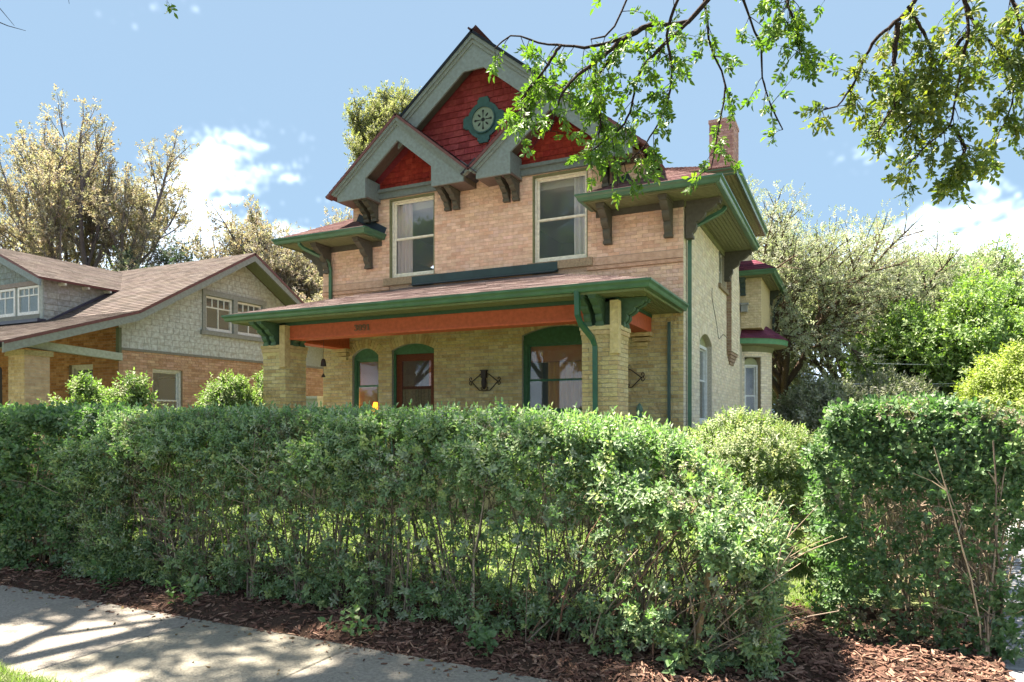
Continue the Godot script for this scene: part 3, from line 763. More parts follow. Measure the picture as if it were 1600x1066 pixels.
func roofs() -> void:
	var P := func(x: float, y: float, z: float) -> Vector3: return V(x, y, z)
	var e := .71; var y := 5.53; var k := .52
	# main steep roof behind the gables
	var rx := -3.94; var sl := .81
	for sg in [-1.0, 1.0]:
		roof(H, "main_roof", [V(rx, 9.08, .44), V(rx, 9.08, -9.0), V(rx + sg * 3.42, 9.08 - sl * 3.42, -9.0), V(rx + sg * 3.42, 9.08 - sl * 3.42, .44)], ROOF_RED, .05)
	var cap := MB.new(); cap.obox(V(rx, 9.085, -4.28), V(.09, -.072, 0), V(.012, .012, 0), V(0, 0, 4.73), Color(.10, .05, .055)); cap.obox(V(rx, 9.085, -4.28), V(-.09, -.072, 0), V(-.012, .012, 0), V(0, 0, 4.73), Color(.10, .05, .055)); part(H, "ridge_cap", cap, M.asphalt_shingle)
	# lower roof skirts at both corners
	var d := 1.36; var yt := y + k * d
	roof(H, "corner_roof", [V(-1.645, y, e), V(e, y, e), V(e - d, yt, e - d), V(-1.645 + .71, yt, e - d), V(-1.645 + .71, y + k * e, 0)], ROOF_RED)
	roof(H, "corner_roof", [V(e, y, e), V(e, y, -4.42), V(e - d, yt, -4.42), V(e - d, yt, e - d)], ROOF_RED)
	roof(H, "corner_roof", [V(-1.645, y, e), V(-1.645 + .71, y + k * e, 0), V(-1.645, y, 0)], ROOF_RED)
	var l := -8.675
	roof(H, "corner_roof", [V(l, y, e), V(-6.313, y, e), V(-6.313 - .71, y + k * e, 0), V(-6.313 - .71, yt, e - d), V(l + d, yt, e - d)], ROOF_RED)
	roof(H, "corner_roof", [V(l, y, e), V(l + d, yt, e - d), V(l + d, yt, -4.42), V(l, y, -4.42)], ROOF_RED)
	roof(H, "corner_roof", [V(-6.313, y, e), V(-6.313, y, 0), V(-6.313 - .71, y + k * e, 0)], ROOF_RED)
	for q in [[-6.66, -1.0], [-1.29, 1.0]]:
		var fl := MB.new(); fl.obox(V(q[0], 5.74, .012), V(.36, .19 * q[1], 0), V(-.06 * q[1], .115, 0), V(0, 0, .008), Color(.035, .05, .07)); part(H, "flashing", fl, M.paint)
	# their soffits, fascias and gutters
	var sy := 5.405
	boards(H, "soffit", V(-1.60, sy, .02), V(1.60 + e - .05, 0, 0), V(0, 0, e - .06), .075, OLIVE)
	boards(H, "soffit", V(.02, sy, .019), V(0, 0, -4.42), V(e - .07, 0, 0), .075, OLIVE)
	boards(H, "soffit", V(l + .05, sy, .02), V(-6.36 - l - .05, 0, 0), V(0, 0, e - .06), .075, OLIVE)
	boards(H, "soffit", V(l + .05, sy, .019), V(0, 0, -4.42), V(WX_ - l - .07, 0, 0), .075, OLIVE)
	var fas := PackedVector2Array([Vector2(-.03, -.02), Vector2(-.005, -.02), Vector2(-.005, .12), Vector2(-.03, .12)])
	var gp := [V(-1.60, 5.41, .03), V(-1.60, 5.41, e - .06), V(e - .06, 5.41, e - .06), V(e - .06, 5.41, -4.40)]
	var gl := [V(l + .06, 5.41, -4.40), V(l + .06, 5.41, e - .06), V(-6.36, 5.41, e - .06), V(-6.36, 5.41, .03)]
	for g in [gp, gl]:
		var mb := MB.new(); mb.sweep(g, fas, OLIVE * .8); part(H, "fascia", mb, M.paint); gutter(H, g, GREEN)
	for q in [[V(-1.58, 5.29, .0), V(.012, 5.404, .045), DARK], [V(-8.0, 5.29, .0), V(-6.37, 5.404, .045), DARK], [V(0, 5.31, -.002), V(.04, 5.404, -4.4), OLIVE]]:
		var tr := MB.new(); tr.box(q[0], q[1], q[2]); part(H, "frieze", tr, M.paint)
	for x in [-1.34, -.24]: bracket(H, V(x, 5.40, .03), V(0, 0, 1), .50, .60, .13, DARK)
	for x in [-7.78, -6.66]: bracket(H, V(x, 5.40, .03), V(0, 0, 1), .50, .55, .13, DARK)
	for z in [-.10, -4.25]: bracket(H, V(.03, 5.40, z), V(1, 0, 0), .58, .62, .13, DARK)
	bracket(H, V(WX_ - .03, 5.40, -.10), V(-1, 0, 0), .58, .55, .13, DARK)
	# upper hipped roof over the right side
	var uy := 6.42; var uk := .45
	roof(H, "upper_roof", [V(.70, uy, -1.58), V(.70, uy, -6.8), V(-3.9, uy + uk * 4.6, -6.8), V(-1.9, uy + uk * 2.6, -4.18)], ROOF_RED)
	roof(H, "upper_roof", [V(.70, uy, -1.58), V(-1.9, uy + uk * 2.6, -4.18), V(-1.9, uy, -1.58)], ROOF_RED)
	boards(H, "soffit", V(.02, 6.31, -1.62), V(0, 0, -5.15), V(.64, 0, 0), .07, OLIVE * 1.1)
	boards(H, "soffit", V(-1.5, 6.31, -1.62), V(1.52, 0, 0), V(0, 0, -.9), .07, OLIVE * 1.1)
	var up := [V(-1.6, 6.31, -1.64), V(.66, 6.31, -1.64), V(.66, 6.31, -6.78)]
	var mbu := MB.new(); mbu.sweep(up, PackedVector2Array([Vector2(-.03, -.02), Vector2(.0, -.02), Vector2(.02, .10), Vector2(-.03, .10)]), GREEN); mbu.sweep(up, PackedVector2Array([Vector2(.001, .03), Vector2(.055, .085), Vector2(.06, .125), Vector2(.001, .125)]), GREEN); part(H, "fascia", mbu, M.gutter_paint)
	var wall := MB.new(); wall.box(V(-1.6, 5.6, -2.4), V(-.27, 6.3, -2.5), Color(.6, .5, .4)); wall.box(V(-.9, 6.30, -1.9), V(-.05, 6.305, -6.7), DARK); part(H, "attic_wall", wall, M.paint)
	# downspouts
	pipe(H, "downspout", [V(.60, 5.42, -.62), V(.60, 5.33, -.62), V(.075, 4.98, -.26), V(.06, 4.80, -.24), V(.06, .02, -.24)], .047, GREEN)
	pipe(H, "downspout", [V(-8.05, 5.42, .66), V(-8.05, 5.32, .64), V(-7.72, 5.10, .13), V(-7.70, 4.95, .07), V(-7.70, 4.08, .07)], .045, GREEN)
	pipe(H, "downspout", [V(-.235, 3.30, .06), V(-.235, .02, .06)], .035, Color(.07, .12, .11))
const WX_ := -7.965
func gables() -> void:
	var rx := -3.94
	# main gable: wall of red shingles, each its own
	var wall := MB.new(); wall.prism(PackedVector2Array([Vector2(-7.13, 6.421), Vector2(-.75, 6.421), Vector2(rx, 8.98)]), FRONT, -.2, -.004, Color(.2, .03, .04)); var gw := part(H, "gable_wall", wall, M.paint)
	var vent := [] 
	for k in 24:
		var a := TAU * k / 24; vent.append(Vector2(-3.905 + .36 * cos(a), 7.51 + .36 * sin(a)))
	var ring: PackedVector2Array = PackedVector2Array(vent)
	for a in 4:
		var q := PackedVector2Array([Vector2(.0, -.13), Vector2(.405, -.13), Vector2(.405, -.10), Vector2(.45, -.10), Vector2(.45, .10), Vector2(.405, .10), Vector2(.405, .13), Vector2(0, .13)])
		var t := Transform2D(a * PI / 2, Vector2(-3.905, 7.51))
		ring = Geometry2D.merge_polygons(ring, t * q)[0]
	shingle_parts(gw, FRONT, PackedVector2Array([Vector2(rx, 6.40), Vector2(rx + 1.42, 7.55), Vector2(rx, 8.70), Vector2(rx - 1.42, 7.55)]), [], RED_SHINGLE, .20, .128, .020, .004, M.cedar_shingle)
	# round vent ornament
	var vm := MB.new(); vm.prism(ring, FRONT, .0, .055, Color(.05, .115, .11)); var vo := part(H, "gable_vent", vm, M.paint)
	var dm := MB.new(); var disc := PackedVector2Array()
	for k in 28: disc.append(Vector2(-3.905 + .245 * cos(TAU * k / 28), 7.51 + .245 * sin(TAU * k / 28)))
	dm.prism(disc, FRONT, .05, .060, Color(.21, .27, .21)); part(vo, "disc", dm, M.paint)
	var rim := MB.new()
	for k in 28:
		var a := TAU * k / 28; var b := TAU * (k + 1) / 28
		rim.prism(PackedVector2Array([Vector2(-3.905 + .245 * cos(a), 7.51 + .245 * sin(a)), Vector2(-3.905 + .27 * cos(a), 7.51 + .27 * sin(a)), Vector2(-3.905 + .27 * cos(b), 7.51 + .27 * sin(b)), Vector2(-3.905 + .245 * cos(b), 7.51 + .245 * sin(b))]), FRONT, .05, .085, Color(.045, .105, .10))
	part(vo, "rim", rim, M.paint)
	for k in 8:
		var a := PI / 4 * k; var big := k % 2 == 0; var t := Transform2D(a, Vector2(-3.905, 7.51)); var pm := MB.new()
		pm.prism(t * (PackedVector2Array([Vector2(.05, -.006), Vector2(.13, -.010), Vector2(.18, -.026), Vector2(.20, 0), Vector2(.18, .026), Vector2(.13, .010), Vector2(.05, .006)]) if big else PackedVector2Array([Vector2(.075, 0), Vector2(.10, -.018), Vector2(.145, -.018), Vector2(.165, 0), Vector2(.145, .018), Vector2(.10, .018)])), FRONT, .055, .064, Color(.012, .014, .014))
		part(vo, "petal", pm, M.paint)
	var hub := MB.new(); var hp := PackedVector2Array()
	for k in 12: hp.append(Vector2(-3.905 + .04 * cos(TAU * k / 12), 7.51 + .04 * sin(TAU * k / 12)))
	hub.prism(hp, FRONT, .055, .066, Color(.012, .014, .014)); part(vo, "hub", hub, M.paint)
	# main barge board with a level cut at its head
	for sg in [-1.0, 1.0]:
		var L := func(x: float, y: float) -> Vector2: return Vector2(rx + sg * x, y)
		var board := MB.new(); board.prism(PackedVector2Array([L.call(0, 8.87), L.call(1.75, 8.87 - .81 * 1.75), L.call(1.75, 8.53 - .81 * 1.75), L.call(.22, 8.353), L.call(0, 8.353)]), FRONT, .36, .40, GREY_GREEN); part(H, "barge_board", board, M.paint)
		var mo := MB.new(); mo.prism(PackedVector2Array([L.call(0, 9.04), L.call(1.78, 9.04 - .81 * 1.78), L.call(1.78, 8.94 - .81 * 1.78), L.call(0, 8.94)]), FRONT, .36, .455, SAGE); mo.prism(PackedVector2Array([L.call(0, 8.939), L.call(1.78, 8.939 - .81 * 1.78), L.call(1.78, 8.86 - .81 * 1.78), L.call(0, 8.86)]), FRONT, .36, .425, SAGE * 1.1); part(H, "rake_moulding", mo, M.paint)
		var so := MB.new(); so.prism(PackedVector2Array([L.call(0, 8.80), L.call(1.75, 8.80 - .81 * 1.75), L.call(1.75, 8.74 - .81 * 1.75), L.call(0, 8.74)]), FRONT, .0, .362, Color(.10, .095, .08)); part(H, "rake_soffit", so, M.paint)
		var ed := MB.new(); ed.prism(PackedVector2Array([L.call(-.02, 9.11), L.call(1.80, 9.11 - .81 * 1.82), L.call(1.80, 9.045 - .81 * 1.82), L.call(-.02, 9.045)]), FRONT, .425, .475, Color(.035, .04, .055)); part(H, "roof_edge", ed, M.asphalt_shingle)
	# the two small gables
	for cx in [-5.60, -2.28]:
		for sg in [-1.0, 1.0]:
			var L := func(x: float, y: float) -> Vector2: return Vector2(cx + sg * x, y)
			var board := MB.new(); board.prism(PackedVector2Array([L.call(0, 7.54), L.call(1.52, 7.54 - .81 * 1.52), L.call(1.52, 6.18), L.call(.80, 6.18), L.call(.80, 6.575), L.call(0, 7.222)]), FRONT, .50, .545, GREY_GREEN * 1.03); part(H, "barge_board", board, M.paint)
			var mo := MB.new(); mo.prism(PackedVector2Array([L.call(0, 7.69), L.call(1.66, 7.69 - .81 * 1.66), L.call(1.60, 7.60 - .81 * 1.60), L.call(0, 7.60)]), FRONT, .50, .60, SAGE); mo.prism(PackedVector2Array([L.call(0, 7.599), L.call(1.60, 7.599 - .81 * 1.60), L.call(1.54, 7.53 - .81 * 1.54), L.call(0, 7.53)]), FRONT, .50, .572, SAGE * 1.12); part(H, "rake_moulding", mo, M.paint)
			var so := MB.new(); so.prism(PackedVector2Array([L.call(0, 7.50), L.call(1.48, 7.50 - .81 * 1.48), L.call(1.48, 7.44 - .81 * 1.48), L.call(0, 7.44)]), FRONT, .005, .502, Color(.13, .10, .085)); part(H, "rake_soffit", so, M.paint)
			var bx := MB.new(); bx.box(V(cx + sg * .80, 6.185, .005), V(cx + sg * 1.52, 6.22, .50), Color(.16, .12, .10)); bx.box(V(cx + sg * .80, 6.22, .005), V(cx + sg * .82, 6.60, .498), GREY_GREEN * .9); bx.box(V(cx + sg * 1.50, 6.22, .005), V(cx + sg * 1.518, 6.30, .498), Color(.14, .11, .09)); part(H, "eave_box", bx, M.paint)
			var inner: bool = (sg > 0) == (cx < -4)
			var x1 := 1.655 if inner else 1.78
			var ys := 7.735 - .81 * x1
			roof(H, "gable_roof", [V(cx, 7.735, .62), V(cx + sg * x1, ys, .62), V(cx + sg * x1, ys, -.15 if inner else .43), V(cx, 7.735, -.15 if inner else .43)], [Color(.10, .05, .06), Color(.07, .04, .05), Color(.12, .06, .07)], .045, .3, .13)
			for b in [.90, 1.10]: bracket(H, V(cx + sg * b, 6.18, .03), V(0, 0, 1), .42, .34, .11, DARK)
		var tr := MB.new(); tr.box(V(cx - .84, 6.27, .008), V(cx + .84, 6.39, .075), GREY_GREEN * .85); tr.box(V(cx - .86, 6.39, .008), V(cx + .86, 6.455, .13), GREY_GREEN * .8); part(H, "window_head", tr, M.paint)
		var gp := PackedVector2Array([Vector2(cx - .98, 6.455), Vector2(cx + .98, 6.455), Vector2(cx, 7.25)])
		var bk := MB.new(); bk.prism(PackedVector2Array([Vector2(cx - 1.4, 6.3), Vector2(cx + 1.4, 6.3), Vector2(cx, 7.45)]), FRONT, .0, .022, Color(.2, .03, .04)); var go := part(H, "small_gable_wall", bk, M.paint)
		shingle_parts(go, Transform3D(Basis.IDENTITY, V(0, 0, .022)), gp, [], [Color(.33, .04, .03), Color(.30, .035, .028), Color(.36, .05, .035)], .15, .115, .018, .004, M.cedar_shingle)
	# dark metal valley between the small gables
	var va := MB.new(); va.obox(V(rx, 6.42, .22), V(.16, .13, 0), V(-.006, .008, 0), V(0, 0, .40), Color(.03, .035, .05)); va.obox(V(rx, 6.42, .22), V(-.16, .13, 0), V(.006, .008, 0), V(0, 0, .40), Color(.03, .035, .05)); part(H, "valley_flashing", va, M.gutter_paint)
func chimney(side: Transform3D) -> void:
	var c := MB.new(); c.box(V(-.44, 5.9, -4.98), V(.115, 8.70, -5.78), Color(.9, .7, .66)); var o := part(H, "chimney", c, M.mortar)
	var b := MB.new()
	brickwork(b, Transform3D(Basis.IDENTITY, V(0, 0, -4.98)), rect(-.445, 5.9, .12, 8.70), [], PINK)
	brickwork(b, Transform3D(side.basis, V(.115, 0, 0)), rect(4.975, 5.9, 5.785, 8.70), [], PINK); part(o, "brickwork", b, M.brick_face, "", "stuff")
	var cap := MB.new(); cap.box(V(-.46, 8.70, -4.96), V(.135, 8.78, -5.80), Color(.5, .33, .3)); part(o, "cap", cap, M.brick_face)
	var br := MB.new(); br.box(V(0, 3.20, -4.68), V(.115, 6.30, -5.83), Color(.9, .9, .85)); var bo := part(H, "chimney_breast", br, M.mortar_cream)
	b = MB.new(); brickwork(b, Transform3D(side.basis, V(.115, 0, 0)), rect(4.68, 3.2, 5.83, 6.3), [], CREAM)
	brickwork(b, Transform3D(Basis.IDENTITY, V(0, 0, -4.68)), rect(.0, 3.2, .12, 6.3), [], [Color(.34, .24, .17), Color(.38, .27, .20)], .12); part(bo, "brickwork", b, M.brick_face, "", "stuff")
	for k in 4:
		var st := MB.new(); st.box(V(0, 3.13 - k * .07, -4.72 - k * .1), V(.10 - k * .022, 3.195 - k * .07, -5.79 + k * .05), pick([Color(.40, .29, .21)])); part(bo, "corbel", st, M.brick_face)
	# a loose cable on the side wall
	pipe(H, "cable", [V(.012, 4.35, -2.75), V(.012, 4.15, -2.7), V(.014, 3.70, -3.25), V(.014, 3.35, -3.55), V(.014, 3.55, -4.2), V(.02, 3.5, -4.66)], .006, Color(.03, .03, .03))
func bay() -> void:
	var c := V(-.35, 0, -8.3); var r := 1.0
	var w := MB.new(); var b := MB.new()
	var a0 := deg_to_rad(74); var a1 := deg_to_rad(-74); var wa := deg_to_rad(66); var wb := deg_to_rad(39)
	var at := func(a: float, q: float, y: float) -> Vector3: return c + V(cos(a) * q, y, sin(a) * q)
	var n := 37
	for k in n:
		var a := lerpf(a0, a1, float(k) / n); var e := lerpf(a0, a1, float(k + 1) / n); var mid := (a + e) / 2
		var gaps := [[0.0, 3.58]]
		if mid < wa and mid > wb: gaps = [[0.0, 1.34], [3.28, 3.58]]
		for g in gaps:
			w.quad(at.call(a, r, g[0]), at.call(e, r, g[0]), at.call(e, r, g[1]), at.call(a, r, g[1]), Color.WHITE)
			w.quad(at.call(e, r - .2, g[0]), at.call(a, r - .2, g[0]), at.call(a, r - .2, g[1]), at.call(e, r - .2, g[1]), Color.WHITE)
		if gaps.size() == 2:
			w.quad(at.call(a, r, 1.34), at.call(e, r, 1.34), at.call(e, r - .2, 1.34), at.call(a, r - .2, 1.34), Color.WHITE)
			w.quad(at.call(a, r, 3.28), at.call(a, r - .2, 3.28), at.call(e, r - .2, 3.28), at.call(e, r, 3.28), Color.WHITE)
	for a in [wa, wb]: w.quad(at.call(a, r, 1.34), at.call(a, r - .2, 1.34), at.call(a, r - .2, 3.28), at.call(a, r, 3.28), Color(.7, .62, .5))
	var wo := part(H, "bay_wall", w, M.mortar_cream)
	var y := 0.0; var j := 0
	while y < 3.55:
		var a := a0 + (.1 if j % 2 else 0.0)
		while a > a1:
			var s := a; var e := a - .213
			a = e
			if y > 1.30 and y < 3.25:
				if s > wb and e < wa:
					if s > wa and e < wa: e = wa
					elif s > wb and e < wb: s = wb
					else: continue
			s = minf(s, a0)
			if s - e < .03: continue
			s -= .004; e += .004
			var col := pick(CREAM); var lo := y + .004; var hi := y + .0635; var m := (s + e) / 2; var q := r + .005
			b.quad(at.call(s, q, lo), at.call(m, q, lo), at.call(m, q, hi), at.call(s, q, hi), col); b.quad(at.call(m, q, lo), at.call(e, q, lo), at.call(e, q, hi), at.call(m, q, hi), col)
			b.quad(at.call(s, q, hi), at.call(e, q, hi), at.call(e, r, hi), at.call(s, r, hi), col); b.quad(at.call(e, q, lo), at.call(s, q, lo), at.call(s, r, lo), at.call(e, r, lo), col)
		y += .0675; j += 1
	part(wo, "brickwork", b, M.brick_face, "", "stuff")
	# window set in the bay
	var pa: Vector3 = at.call(wa, r - .12, 1.34); var pb: Vector3 = at.call(wb, r - .12, 1.34); var u := (pb - pa).normalized(); var ww := pa.distance_to(pb)
	var f := Transform3D(Basis(u, Vector3.UP, u.cross(Vector3.UP)), pa)
	var hp := arc(0.0, ww, 1.78, 1.935, 8); hp.append_array(PackedVector2Array([Vector2(ww - .001, 1.74), Vector2(.001, 1.74)]))
	sash_window(H, f, ww, 1.74, Color(.70, .72, .70), .045, .52, hp, OLIVE * 1.5)
	var sl := MB.new(); sl.obox(pa + u * ww / 2 + V(0, -.05, 0) + u.cross(Vector3.UP) * .08, u * ww * .56, V(0, .045, 0), u.cross(Vector3.UP) * .12, Color(.9, .9, .85)); part(H, "window_sill", sl, M.stone)
	# curved eave, its boards and the conical roof
	var ev := MB.new(); var rf := MB.new(); var tabs := MB.new(); var nn := 22
	for k in nn:
		var a := lerpf(a0 + .25, a1 - .2, float(k) / nn); var e := lerpf(a0 + .25, a1 - .2, float(k + 1) / nn); var R1 := r + .40
		ev.quad(at.call(a, r - .02, 3.56), at.call(a, R1, 3.60), at.call(e, R1, 3.60), at.call(e, r - .02, 3.56), OLIVE * 1.2)
		ev.quad(at.call(a, r + .02, 3.42), at.call(e, r + .02, 3.42), at.call(e, r + .06, 3.575), at.call(a, r + .06, 3.575), OLIVE)
		ev.quad(at.call(a, R1, 3.60), at.call(e, R1, 3.60), at.call(e, R1 + .03, 3.74), at.call(a, R1 + .03, 3.74), GREEN * 1.8)
		rf.quad(at.call(a, R1 + .05, 3.74), at.call(e, R1 + .05, 3.74), at.call(e, .25, 4.62), at.call(a, .25, 4.62), Color(.14, .06, .08))
	for i in 9:
		var t0 := i / 9.0; var t1 := (i + 1) / 9.0; var q0 := lerpf(r + .46, .25, t0); var q1 := lerpf(r + .46, .25, t1); var y0 := lerpf(3.74, 4.62, t0); var y1 := lerpf(3.74, 4.62, t1)
		var m := maxi(8, int(q0 * 2.9 / .22))
		for k in m:
			var a := lerpf(a0 + .25, a1 - .2, (k + (.5 if i % 2 else 0.0)) / m); var e := a - 3.0 / m * .98; var col := pick([Color(.20, .06, .10), Color(.24, .075, .12), Color(.17, .05, .085)])
			var h := V(0, .016, 0)
			tabs.quad(at.call(a, q0, y0) + h, at.call(e, q0, y0) + h, at.call(e, q1, y1) + h * .3, at.call(a, q1, y1) + h * .3, col)
			tabs.quad(at.call(a, q0, y0 - .004), at.call(e, q0, y0 - .004), at.call(e, q0, y0) + h, at.call(a, q0, y0) + h, col)
	part(H, "bay_eave", ev, M.paint); var ro := part(H, "bay_roof", rf, M.paint); part(ro, "shingles", tabs, M.asphalt_shingle, "", "stuff")
	# the upper wing above the bay
	var up := MB.new(); up.box(V(.002, 4.0, -7.02), V(.52, 5.42, -10.6), Color(.95, .85, .62)); var uo := part(H, "wing_wall", up, M.mortar_cream)
	b = MB.new(); brickwork(b, Transform3D(Basis.IDENTITY, V(0, 0, -7.02)), rect(.02, 4.0, .52, 5.42), [], [Color(.66, .56, .38), Color(.69, .58, .40)]); part(uo, "brickwork", b, M.brick_face, "", "stuff")
	var fx := .82; var fz := -6.60; var gy := 5.30
	boards(H, "soffit", V(.02, gy, -7.0), V(fx - .04, 0, 0), V(0, 0, .36), .07, OLIVE); boards(H, "soffit", V(.53, gy, -7.0), V(0, 0, -3.2), V(fx - .55, 0, 0), .07, OLIVE)
	var gp := [V(.03, gy, fz - .02), V(fx - .02, gy, fz - .02), V(fx - .02, gy, -10.2)]
	var fm := MB.new(); fm.sweep(gp, PackedVector2Array([Vector2(-.03, -.02), Vector2(-.005, -.02), Vector2(-.005, .12), Vector2(-.03, .12)]), OLIVE); part(H, "fascia", fm, M.paint); gutter(H, gp, GREEN * 1.1)
	roof(H, "wing_roof", [V(.0, gy + .13, fz + .08), V(fx + .08, gy + .13, fz + .08), V(.35, gy + .13 + .35, fz - .47), V(.0, gy + .13 + .35, fz - .47)], [Color(.20, .06, .09), Color(.24, .07, .11), Color(.16, .05, .08)])
	roof(H, "wing_roof", [V(fx + .08, gy + .13, fz + .08), V(fx + .08, gy + .13, -10.2), V(.35, gy + .48, -10.2), V(.35, gy + .48, fz - .47)], [Color(.20, .06, .09), Color(.24, .07, .11), Color(.16, .05, .08)])
	bracket(H, V(.07, gy, -7.0), V(0, 0, 1), .34, .42, .12, Color(.05, .075, .075)); bracket(H, V(.53, gy, -9.2), V(1, 0, 0), .26, .40, .12, Color(.05, .055, .04))
	pipe(H, "downspout", [V(fx - .05, gy, -9.95), V(fx - .06, gy - .1, -9.95), V(.60, gy - .42, -9.7), V(.57, gy - .6, -9.7), V(.57, 3.9, -9.7)], .045, Color(.03, .05, .04))
	var vb := MB.new(); vb.box(V(.03, 4.42, -6.85), V(.19, 4.62, -7.02), Color(.30, .32, .33)); vb.box(V(.0, 4.60, -6.80), V(.22, 4.64, -7.02), Color(.34, .36, .37)); part(H, "roof_vent", vb, M.gutter_paint)
func brick_parts(parent: Node, f: Transform3D, w: float, y0: float, y1: float, pal: Array, meshes: Dictionary, flip: bool) -> void:   # one face of a column, brick by brick
	var n := int((y1 - y0) / .0675); var c := (y1 - y0) / n
	for j in n:
		var cuts: Array = [0.0, .213, .426, w] if (j % 2 == 0) != flip else [0.0, .1065, .3195, w]
		for k in cuts.size() - 1:
			if cuts[k + 1] - cuts[k] < .02: continue
			var l: float = snappedf(cuts[k + 1] - cuts[k] - .009, .001)
			if not meshes.has(l):
				var bm := BoxMesh.new(); bm.size = V(l, c - .009, .016); meshes[l] = bm
			var o := MeshInstance3D.new(); o.name = "brick"; o.mesh = meshes[l]; o.material_override = pal[rng.randi() % pal.size()]
			parent.add_child(o, true)
			var t := f * Transform3D(Basis.IDENTITY, V((cuts[k] + cuts[k + 1]) / 2, y0 + (j + .5) * c, R(-.003, .0)))
			t.origin -= wpos(parent); o.transform = t
func column(x0: float, x1: float, z0: float, z1: float, whole: bool) -> void:
	var s := MB.new(); s.box(V(x0 + .004, .0, z0 + .004), V(x1 - .004, 3.04, z1 - .004)); var o := part(H, "porch_column", s, M.mortar)
	var sd := Basis(V(0, 0, -1), V(0, 1, 0), V(1, 0, 0)); var ld := Basis(V(0, 0, 1), V(0, 1, 0), V(-1, 0, 0))
	var w := x1 - x0; var d := z1 - z0
	var b := MB.new()
	if whole:
		var pal := []
		for k in 5:
			var c: Color = TAN[k]; pal.append(mat("column_brick_%d" % k, lin(c.r, c.g, c.b) , .88, M.brick_face.albedo_texture, 1.3, M.brick_face.normal_texture, .7, .25))
		var pal2 := []
		for k in 4:
			var c: Color = TAN[k]; pal2.append(mat("column_side_brick_%d" % k, lin(c.r, c.g, c.b), .88, M.brick_face.albedo_texture, 1.3, M.brick_face.normal_texture, .7, .25))
		var meshes := {}
		brick_parts(o, Transform3D(Basis.IDENTITY, V(x0, 0, z1)), w, 1.20, 3.04, pal, meshes, false)
		brick_parts(o, Transform3D(sd, V(x1, 0, z1)), d, 1.20, 3.04, pal2, meshes, true)
		brickwork(b, Transform3D(Basis.IDENTITY, V(0, 0, z1)), rect(x0, 0, x1, 1.19), [], TAN); brickwork(b, Transform3D(sd, V(x1, 0, 0)), rect(-z1, 0, -z0, 1.19), [], TAN)
	else:
		brickwork(b, Transform3D(Basis.IDENTITY, V(0, 0, z1)), rect(x0, 0, x1, 3.04), [], TAN); brickwork(b, Transform3D(sd, V(x1, 0, 0)), rect(-z1, 0, -z0, 3.04), [], TAN)
	brickwork(b, Transform3D(ld, V(x0, 0, 0)), rect(z0, 0, z1, 3.04), [], TAN)
	part(o, "brickwork", b, M.brick_face, "", "stuff")
	# corbelled head, slim corner pier and the twin brackets
	for k in 3:
		var g := .012 + .012 * k
		var hd := MB.new(); hd.box(V(x0 - g, 2.83 + k * .07, z0 - g), V(x1 + g, 2.893 + k * .07, z1 + g), pick(TAN)); part(o, "corbel", hd, M.brick_face)
	var pr := MB.new(); pr.box(V(x1 - .10, 2.6, z1 - .10), V(x1 + .03, 3.40, z1 + .052), pick(TAN)); part(o, "pier", pr, M.brick_face)
	for k in 2:
		bracket(o, V(x0 + .10 + k * .19, 3.455, z1 - .06), V(0, 0, 1), .46, .40, .11, Color(.09, .155, .095))
		bracket(o, V(x1 - .04, 3.455, z1 - .24 - k * .18), V(1, 0, 0), .42, .40, .11, Color(.09, .155, .095))
		bracket(o, V(x0 + .04, 3.455, z1 - .24 - k * .18), V(-1, 0, 0), .42, .40, .11, Color(.09, .155, .095))
	var bk := MB.new(); bk.box(V(x0 + .06, 3.038, z0 + .06), V(x1 - .06, 3.45, z1 - .06), Color(.05, .09, .055)); part(o, "beam_seat", bk, M.paint)
